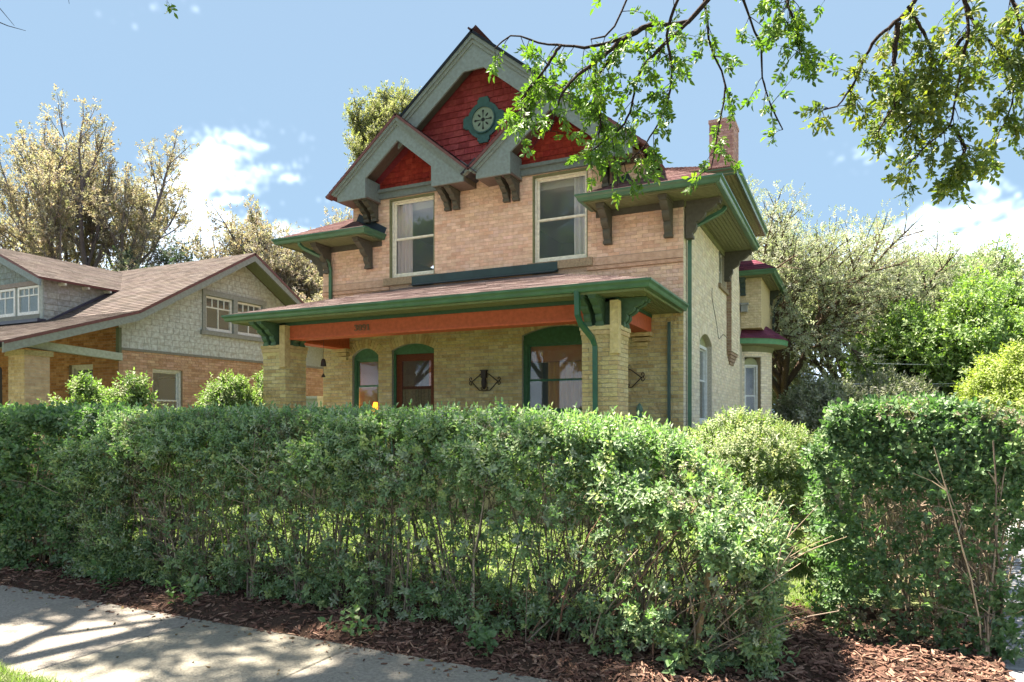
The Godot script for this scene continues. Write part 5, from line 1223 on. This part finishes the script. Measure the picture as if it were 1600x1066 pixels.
func hedges() -> void:
	rng.seed = 902
	var sprig := sprig_mesh(10, .10, .036, .018, .0022); var broad := sprig_mesh(8, .115, .052, .033, .0026)
	var stem_pal := [Color(.24, .185, .14), Color(.32, .25, .185), Color(.18, .14, .11), Color(.42, .335, .24)]
	var pal := [Color(0.244, 0.342, 0.159), Color(0.195, 0.281, 0.134), Color(0.293, 0.39, 0.195), Color(0.244, 0.329, 0.195), Color(0.378, 0.439, 0.183), Color(0.159, 0.244, 0.122), Color(0.403, 0.451, 0.329)]
	var top := func(s: float) -> float:
		var x := lerpf(-4.4, 2.12, s)
		return 1.59 - .02 * smoothstep(-2, 0, x) - .09 * smoothstep(.4, 1.3, x) - .62 * pow(smoothstep(1.15, 2.25, x), 1.3)
	var dens := func(s: float, y: float, face: int) -> float:
		if face == 2 or face > 2: return 1.0
		var x := lerpf(-4.4, 2.12, s)
		var open := smoothstep(-4.2, -2.8, x) * .80
		return 1.0 - open * smoothstep(.80, .55, y) * (.75 + .35 * smoothstep(.12, .3, y))
	hedge("privet_hedge", "long clipped green hedge with bare lower stems along the front walk", V(-4.4, 0, 7.32), V(2.12, 0, 7.32), .60, top, [7600, 3600, 6200, 200, 1700, 2600], sprig, 1.0, pal, dens, stem_pal, .13)
	var gp := [Color(.145, .235, .105), Color(.12, .20, .09), Color(.175, .27, .125), Color(.225, .31, .14), Color(.16, .24, .14)]
	hedge("broadleaf_hedge", "dense dark green broad leaved hedge continuing left along the walk", V(-9.6, 0, 7.34), V(-4.3, 0, 7.34), .63, func(s: float) -> float: return 1.61, [5600, 1200, 3800, 0, 200, 600], broad, 1.0, gp, func(_s: float, y: float, _f: int) -> float: return 1.0 - .35 * smoothstep(.25, .0, y), stem_pal, .2)
	var rd := func(s: float, y: float, face: int) -> float:
		if face == 2: return 1.0
		if face == 3: return 1.0 - .72 * smoothstep(.80, .60, y)
		return .95
	hedge("corner_hedge", "tall clipped hedge with tangled pale stems beside the side walk", V(3.06, 0, 6.75), V(3.06, 0, -3.0), .66, func(_s: float) -> float: return 1.655, [2200, 5200, 4600, 1900, 200, 700], broad, .82, gp + [Color(.12, .20, .085)], rd, stem_pal + [Color(.42, .34, .23)], .11)
	# long bent canes at the open end of the front hedge
	var cn := thing("hedge_canes", "pale bent woody canes leaning out at the hedge end", "branches", V(1.4, 0, 7.6))
	for k in 95:
		var x := R(.5, 1.75); var o := V(x, .0, R(7.3, 7.85)); var e := o + V(R(-.1, 1.0), R(.45, 1.15), R(-.15, .28)); var m := o.lerp(e, .5) + V(R(-.18, .05), R(.05, .25), R(-.03, .1))
		var mb := MB.new(); var r := R(.004, .009); var p := PackedVector3Array(); var rr := PackedFloat32Array()
		for i in 7:
			var q := i / 6.0; p.append(o.lerp(m, q).lerp(m.lerp(e, q), q) + rv() * .008); rr.append(r * lerpf(1, .3, q))
		mb.tube(p, rr, 5, pick(stem_pal + [Color(.46, .36, .24), Color(.30, .17, .11)])); part(cn, "cane", mb, M.twig)
	var stake := MB.new(); stake.tube(PackedVector3Array([V(1.70, .0, 7.72), V(1.80, .62, 7.70)]), PackedFloat32Array([.022, .018]), 4, Color(.45, .32, .18)); tag(part(self, "wooden_stake", stake, M.wood), "split pale wooden stake leaning in the mulch at the hedge end", "stake")
	var spots := [V(-2.45, 0, 8.12), V(-.62, 0, 8.14), V(.35, 0, 8.10), V(1.75, 0, 7.95), V(2.05, 0, 7.6), V(-3.6, 0, 8.06)]
	var ivy := sprig_mesh(6, .16, .075, .045, .003)
	for k in spots.size():
		var it := []
		for i in 9: it.append([spots[k] + V(R(-.14, .14), R(.0, .12), R(-.08, .08)), rv() + V(0, 1.0, .3), R(.7, 1.1), pick(gp)])
		var o := thing("young_plant", ["low broad leaved seedling in the mulch near the grass verge", "leafy green seedling by the walk edge before the front door", "small green seedling in the mulch before the porch window", "creeping green seedling beside the leaning wooden stake", "fresh green seedling in the gap between the two hedges", "low green seedling under the dark broad leaved hedge"][k], "plant", spots[k], "seedlings in the mulch"); scatter(o, "foliage", ivy, M.hedge_leaf, it)
	# pale shrubs behind the hedge on the right and beside the house
	var pale := [Color(.36, .40, .25), Color(.42, .44, .30), Color(.28, .33, .16), Color(.33, .36, .12), Color(.24, .28, .14)]
	shrub_blob("pale_shrub", "pale cream green rounded shrub behind the gap in the hedge", V(1.62, 0, 4.2), V(.85, .80, .8), 5200, sprig, M.hedge_leaf, 1.0, pale, 16)
	shrub_blob("pale_shrub", "pale leafy shrub against the side wall window", V(.62, 0, .6), V(.55, .68, .7), 2200, sprig, M.hedge_leaf, 1.1, pale, 12)
	shrub_blob("dark_shrub", "low dark green shrub below the bay window", V(1.1, 0, -4.6), V(.75, .72, 1.4), 2600, broad, M.hedge_leaf, 1.0, gp, 10)
	var lime := [Color(0.24, 0.304, 0.104), Color(0.288, 0.336, 0.136), Color(0.192, 0.264, 0.08), Color(0.32, 0.344, 0.192), Color(0.16, 0.224, 0.08)]
	shrub_blob("lime_shrub", "tall yellow green shrub beside the left porch column", V(-8.15, 0, 2.45), V(.60, 1.18, .5), 2000, sprig, M.hedge_leaf, 1.7, lime, 12, "yellow green shrubs before the bungalow")
	shrub_blob("lime_shrub", "yellow green shrub in front of the bungalow side wall", V(-9.0, 0, 3.4), V(.65, .82, .5), 1500, sprig, M.hedge_leaf, 1.6, lime, 9, "yellow green shrubs before the bungalow")
	shrub_blob("lime_shrub", "yellow green shrub behind the porch by the pale bin", V(-9.6, 0, -.2), V(.6, 1.35, .5), 1500, sprig, M.hedge_leaf, 1.9, lime, 8, "yellow green shrubs before the bungalow")
	for q in [[V(-9.05, 0, 3.9), 2.55, "young thin stemmed sapling before the bungalow side window"], [V(-10.35, 0, 3.9), 2.62, "young thin stemmed sapling at the bungalow corner"]]:
		tree("sapling", q[2], q[0], q[1], {"levels": 3, "kids": 3, "trunk": .62, "rad": .022, "heads": 3, "spread": 1.2, "reach": .32, "per": 4, "puff": .16, "leafy": 1, "angle": .8, "shrink": .7}, M.hedge_leaf, sprig, 1.7, lime, "saplings before the bungalow")

# ---------- trees ----------
const LIMBS_LEFT :=  [[[1.706,5.636,5.855],[1.289,5.225,5.834],[0.97,5.252,5.876],[0.658,5.158,5.915],[0.377,5.086,6.051],[0.129,5.169,6.059],[-0.081,5.223,6.049],[-0.332,5.334,6.17],[-0.534,5.226,6.156]],[[0.97,5.252,5.876],[0.746,5.134,5.984],[0.518,4.847,6.205],[0.349,4.613,6.397],[0.236,4.383,6.451],[0.205,4.183,6.466]],[[0.917,5.701,6.123],[0.819,5.357,6.171],[0.675,5.059,6.24],[0.497,5.068,6.215]],[[1.44,5.615,6.205],[1.259,5.297,6.07],[1.152,5.004,6.121],[1.152,4.719,5.899],[1.074,4.369,5.937],[0.89,4.049,6.025],[0.677,3.928,6.017]],[[1.485,5.701,5.85],[1.422,5.358,5.658],[1.431,5.116,5.543],[1.566,4.756,5.478],[1.512,4.396,5.504],[1.442,3.964,5.538]],[[1.729,5.766,5.622],[1.728,5.476,5.4],[1.852,5.169,5.23],[1.868,4.852,5.111],[2.035,4.388,5.03]],[[2.104,5.615,5.885],[2.138,5.178,5.869],[2.197,4.933,5.84],[2.22,4.822,5.718],[2.24,4.728,5.709]],[[1.309,5.168,5.935],[0.863,4.826,5.927],[0.782,4.576,5.856],[0.674,4.336,5.908],[0.437,4.058,6.132]],[[0.203,5.063,6.245],[0.011,4.767,6.337],[-0.085,4.59,6.384],[-0.043,4.34,6.475]],[[0.717,5.188,5.887],[0.425,4.804,5.916],[0.512,4.486,5.986],[0.485,4.246,5.999]]]
const LIMBS_RIGHT :=  [[[3.308,5.615,5.306],[3.087,5.235,5.19],[2.96,5.089,5.251],[2.818,4.948,5.32],[2.734,4.842,5.249],[2.661,4.647,5.284],[2.527,4.412,5.349],[2.384,4.428,5.306]],[[2.991,5.106,5.236],[2.966,4.824,5.137],[3.038,4.521,5.103],[3.144,4.369,4.941],[3.013,4.166,5.004]],[[3.404,5.481,5.482],[3.49,5.178,5.218],[3.515,4.916,5.206],[3.504,4.772,5.1],[3.435,4.362,5.134],[3.417,4.198,5.031],[3.23,4.001,5.122],[3.052,3.821,5.207]],[[3.442,5.601,5.352],[3.519,5.205,5.093],[3.629,4.961,5.04],[3.788,4.869,4.853],[3.875,4.745,4.811],[3.915,4.379,4.792],[3.807,4.183,4.733]],[[3.08,5.177,5.305],[3.23,4.959,5.122],[3.291,4.67,4.981],[3.188,4.412,5.031]],[[3.529,4.972,5.088],[3.357,4.79,5.06],[3.188,4.727,5.031],[2.981,4.441,5.13],[2.827,4.183,5.205]],[[3.75,5.505,5.093],[3.898,5.069,5.022],[3.947,4.796,4.998],[4.044,4.406,4.84]],[[3.43,4.24,4.914],[3.549,4.04,4.857],[3.446,3.857,4.906]]]
const TWIGS := [[[-3.544, 6.22, 7.493], [-3.504, 5.736, 7.474], 3], [[-5.149, 5.902, 8.266], [-4.88, 5.52, 8.136], 0], [[-5.149, 5.615, 8.266], [-4.777, 5.469, 8.087], 0], [[-4.461, 6.029, 7.935], [-4.387, 5.736, 7.899], 0], [[2.482, 5.396, 5.703], [2.414, 5.167, 5.736], 2]]
func vec(a: Array) -> Vector3: return V(a[0], a[1], a[2])
func trees() -> void:
	var clump := sprig_mesh(6, .20, .13, .065, .004); var small := sprig_mesh(7, .20, .085, .040, .003); var comp := compound_mesh(5, .10, .066, .031)
	var grey := [Color(0.366, 0.39, 0.288), Color(0.43, 0.444, 0.352), Color(0.312, 0.343, 0.227), Color(0.484, 0.484, 0.421), Color(0.272, 0.312, 0.187)]
	var tan := [Color(0.288, 0.246, 0.198), Color(0.336, 0.288, 0.24), Color(0.252, 0.204, 0.168), Color(0.24, 0.228, 0.15), Color(0.348, 0.258, 0.216), Color(0.384, 0.342, 0.3)]
	var green := [Color(.22, .33, .12), Color(.27, .38, .15), Color(.17, .27, .09), Color(.34, .43, .22)]
	tree("bare_branched_tree", "tall open tree with tan young leaves behind the bungalow", V(-31, 0, -9.5), 16.5, {"levels": 4, "kids": 4, "trunk": .30, "rad": .28, "heads": 5, "spread": .55, "reach": .46, "per": 4, "puff": .30, "bark": Color(.24, .20, .21), "angle": .6, "lift": .10, "first": .3}, M.far_leaf, clump, 1.0, tan)
	tree("bare_branched_tree", "open tan leaved tree behind the dormer of the bungalow", V(-37, 0, -6), 14.5, {"levels": 4, "kids": 4, "trunk": .30, "rad": .26, "heads": 5, "spread": .6, "reach": .46, "per": 2, "puff": .22, "bark": Color(.20, .165, .175), "angle": .6, "lift": .10}, M.far_leaf, clump, 1.0, tan)
	tree("low_tree", "rounded tan and olive tree just above the bungalow roof valley", V(-27.5, 0, -9.5), 9.6, {"levels": 4, "kids": 4, "trunk": .35, "rad": .2, "heads": 5, "spread": .9, "reach": .42, "per": 3, "puff": .3, "bark": Color(.14, .11, .11)}, M.far_leaf, clump, 1.1, tan + grey)
	tree("evergreen_tree", "dark blue green evergreen behind the bungalow ridge", V(-25.6, 0, -10.9), 10.9, {"levels": 4, "kids": 5, "trunk": .25, "rad": .2, "heads": 6, "spread": .8, "reach": .40, "per": 5, "puff": .3, "angle": .7}, M.far_leaf, clump, 1.0, [Color(.055, .085, .06), Color(.075, .105, .08), Color(.045, .07, .05)])
	tree("grey_leaved_tree", "pale pinkish grey leaved tree between the two houses", V(-21.5, 0, -13.5), 12.6, {"levels": 4, "kids": 5, "trunk": .28, "rad": .24, "heads": 6, "spread": .75, "reach": .42, "per": 4, "puff": .32, "bark": Color(.16, .14, .14)}, M.far_leaf, clump, .85, tan)
	tree("grey_leaved_tree", "pale grey leaved tree close behind the left eave of the brick house", V(-17.5, 0, -12.5), 9.2, {"levels": 4, "kids": 5, "trunk": .28, "rad": .2, "heads": 5, "spread": .8, "reach": .42, "per": 4, "puff": .3, "bark": Color(.16, .14, .14)}, M.far_leaf, clump, .85, tan)
	tree("cottonwood_tree", "tall narrow cottonwood rising behind the main gable", V(-20.2, 0, -19.2), 23.5, {"levels": 4, "kids": 5, "trunk": .5, "rad": .26, "heads": 4, "spread": .13, "reach": .30, "per": 5, "puff": .30, "bark": Color(.24, .22, .18), "lift": .14, "angle": .55}, M.far_leaf, clump, 1.0, [Color(.24, .25, .10), Color(.20, .22, .09), Color(.28, .27, .14), Color(.16, .18, .07), Color(.33, .32, .2)])
	var ol := {"levels": 4, "kids": 5, "trunk": .30, "rad": .20, "heads": 6, "spread": .75, "reach": .44, "per": 2, "puff": .42, "bark": Color(.20, .15, .11), "leafy": 0, "lift": .02, "gnarl": .24}
	tree("olive_tree", "tall grey green tree with brown trunk behind the bay", V(.52, 0, -13.3), 10.4, ol, M.far_leaf, small, .95, grey, "grey green trees behind the house")
	tree("olive_tree", "spreading grey green tree to the right of the brown trunked one", V(2.5, 0, -15.8), 9.3, ol, M.far_leaf, small, .95, grey, "grey green trees behind the house")
	var gr := {"levels": 4, "kids": 5, "trunk": .22, "rad": .2, "heads": 7, "spread": .9, "reach": .42, "per": 3, "puff": .38, "leafy": 1}
	tree("bright_green_tree", "dense bright green tree beyond the wires", V(5.3, 0, -13.6), 6.4, gr, M.tree_leaf, clump, 1.0, green, "bright green trees beyond the wires")
	tree("bright_green_tree", "dense bright green tree at the far right beyond the corner hedge", V(8.0, 0, -15.0), 6.2, gr, M.tree_leaf, clump, 1.0, green, "bright green trees beyond the wires")
	tree("bare_topped_tree", "grey green tree with dead bare twigs at its top", V(5.8, 0, -20.5), 9.4, {"levels": 4, "kids": 5, "trunk": .3, "rad": .2, "heads": 6, "spread": .6, "reach": .44, "per": 3, "puff": .3, "clip": 8.0, "bark": Color(.22, .2, .19)}, M.far_leaf, clump, 1.0, grey + green)
	shrub_blob("light_green_shrub", "feathery light green shrub above the corner hedge", V(6.6, 0, -8.8), V(1.5, 1.65, 1.3), 5200, small, M.tree_leaf, 1.1, [Color(.34, .40, .12), Color(.40, .45, .18), Color(.28, .36, .10)], 12)
	for q in [[V(1.9, 0, -9.6), V(1.2, 1.3, 1.0), "loose grey green shrub under the brown trunked tree"], [V(3.6, 0, -10.5), V(1.3, 1.4, 1.2), "loose grey green shrub left of the feathery shrub"], [V(5.2, 0, -13.0), V(1.5, 1.7, 1.2), "loose grey green shrub below the wires"], [V(-.2, 0, -15.5), V(1.8, 2.0, 1.4), "loose grey green shrub behind the bay"]]:
		shrub_blob("grey_shrub", q[2], q[0], q[1], 3200, small, M.far_leaf, 1.2, grey + [Color(.14, .20, .07), Color(.36, .36, .30)], 10, "grey green shrubs behind the house")
	street_trees(comp)
func street_trees(comp: Mesh) -> void:
	rng.seed = 411
	var pal := [Color(.115, .21, .035), Color(.15, .26, .045), Color(.09, .165, .03), Color(.22, .32, .055), Color(.13, .22, .06)]
	var pal2 := [Color(.16, .21, .05), Color(.22, .26, .06), Color(.12, .17, .04), Color(.28, .29, .07), Color(.14, .19, .075)]
	# the tree on the right whose limbs reach into the view
	var at := V(7.0, 0, 9.6); var t := thing("street_tree", "street tree whose leafy limbs hang before the right gable and sky", "tree", at, "street trees")
	var mb := MB.new(); var bark := Color(.055, .042, .038); var items := []
	mb.tube(PackedVector3Array([at + V(0, -.1, 0), at + V(0, .3, 0), at + V(-.1, 2.5, -.1), at + V(-.3, 4.8, -.3)]), PackedFloat32Array([.36, .26, .22, .19]), 10, bark)
	var fork := at + V(-.3, 4.8, -.3)
	var hubs := [V(3.4, 6.6, 6.3), V(4.3, 6.7, 6.0)]
	for h in hubs: mb.tube(PackedVector3Array([fork, fork.lerp(h, .35) + V(0, .75, 0), fork.lerp(h, .7) + V(0, .55, 0), h]), PackedFloat32Array([.16, .12, .085, .06]), 8, bark)
	for set in 2:
		var limbs: Array = LIMBS_LEFT if set == 0 else LIMBS_RIGHT
		for li in limbs.size():
			var p := PackedVector3Array(); var r := PackedFloat32Array(); var L: Array = limbs[li]
			var first := vec(L[0])
			if first.y > 5.7:
				p.append(hubs[set]); p.append(hubs[set].lerp(first, .5) + V(0, .12, 0)); r.append(.05); r.append(.04)
			for k in L.size():
				p.append(vec(L[k]) + rv() * .015); r.append(lerpf(.024 if li < 2 else .016, .004, float(k) / L.size()))
			# a rounder way through the points
			var cu := Curve3D.new()
			for k in p.size():
				var tg := (p[mini(k + 1, p.size() - 1)] - p[maxi(k - 1, 0)]) * .17; cu.add_point(p[k], -tg, tg)
			var n := 26; var cp := PackedVector3Array(); var cr := PackedFloat32Array()
			for k in n + 1:
				var q := float(k) / n; cp.append(cu.sample_baked(cu.get_baked_length() * q) + rv() * .008); cr.append(r[mini(int(q * (r.size() - 1)), r.size() - 1)] * lerpf(1, .85, q))
			mb.tube(cp, cr, 6, bark)
			for k in range(6, n + 1):
				for tw in 3:
					if R(0, 1) < .54: continue
					var d := (rv() + V(0, -.45, 0)).normalized(); var len := R(.08, .30); var q := PackedVector3Array([cp[k]]); var qq := PackedFloat32Array([.0045]); var c := cp[k]
					for i in 4:
						d = (d + V(0, -.16, 0) + rv() * .22).normalized(); c += d * len / 4; q.append(c); qq.append(.004 - .0008 * i)
						if R(0, 1) < .66: items.append([c, d + rv() * .9 + V(0, -.35, 0), R(.62, 1.12), pick(pal if set == 0 else pal2)])
					mb.tube(q, qq, 3, bark)
					items.append([c, d + rv() * .4, R(.7, 1.15), pick(pal if set == 0 else pal2)]); items.append([c, d + rv() * .8, R(.6, 1.0), pick(pal if set == 0 else pal2)])
	part(t, "limbs", mb, M.bark); scatter(t, "crown", comp, M.tree_leaf, items)
	# the trees on the left and behind, overhead: their shade dapples the walk
	var P := {"levels": 5, "kids": 3, "trunk": .42, "rad": .26, "heads": 5, "spread": 1.0, "reach": .40, "per": 2, "puff": .25, "bark": bark, "leafy": 1, "angle": .7, "floor": 8.0}
	tree("street_tree", "street tree out of view whose shade dapples the front walk", V(-6.6, 0, 9.9), 14.0, P.merged({"trunk": .60, "drop": .04, "spread": 1.7, "levels": 4, "kids": 4, "reach": .50, "per": 2, "puff": .5, "rad": .2}, true), M.tree_leaf, comp, 2.2, pal, "street trees")
	tree("street_tree", "street tree across the walk seen in the window glass", V(-15.0, 0, 29), 16, P.merged({"floor": 2.5, "trunk": .25}, true), M.tree_leaf, comp, 5.0, pal, "street trees")
	tree("street_tree", "street tree across the road seen in the upper window glass", V(-25.0, 0, 28), 16.5, P.merged({"floor": 2.5, "trunk": .25}, true), M.tree_leaf, comp, 5.0, pal, "street trees")
	var hang := thing("hanging_twig", "few dark leaves on twigs at the upper left edge", "twig", V(-3.6, 5.6, 7.6))
	var tw := MB.new(); var it := []
	for q in TWIGS:
		var a := vec(q[0]); var b := vec(q[1]); tw.tube(PackedVector3Array([a, a.lerp(b, .5) + rv() * .03, b]), PackedFloat32Array([.006, .004, .002]), 4, bark)
		for i in int(q[2]): it.append([b + rv() * .05, (b - a).normalized() + rv() * .7, R(.7, 1.0), pick(pal)])
	part(hang, "twigs", tw, M.bark); scatter(hang, "leaves", comp, M.tree_leaf, it)
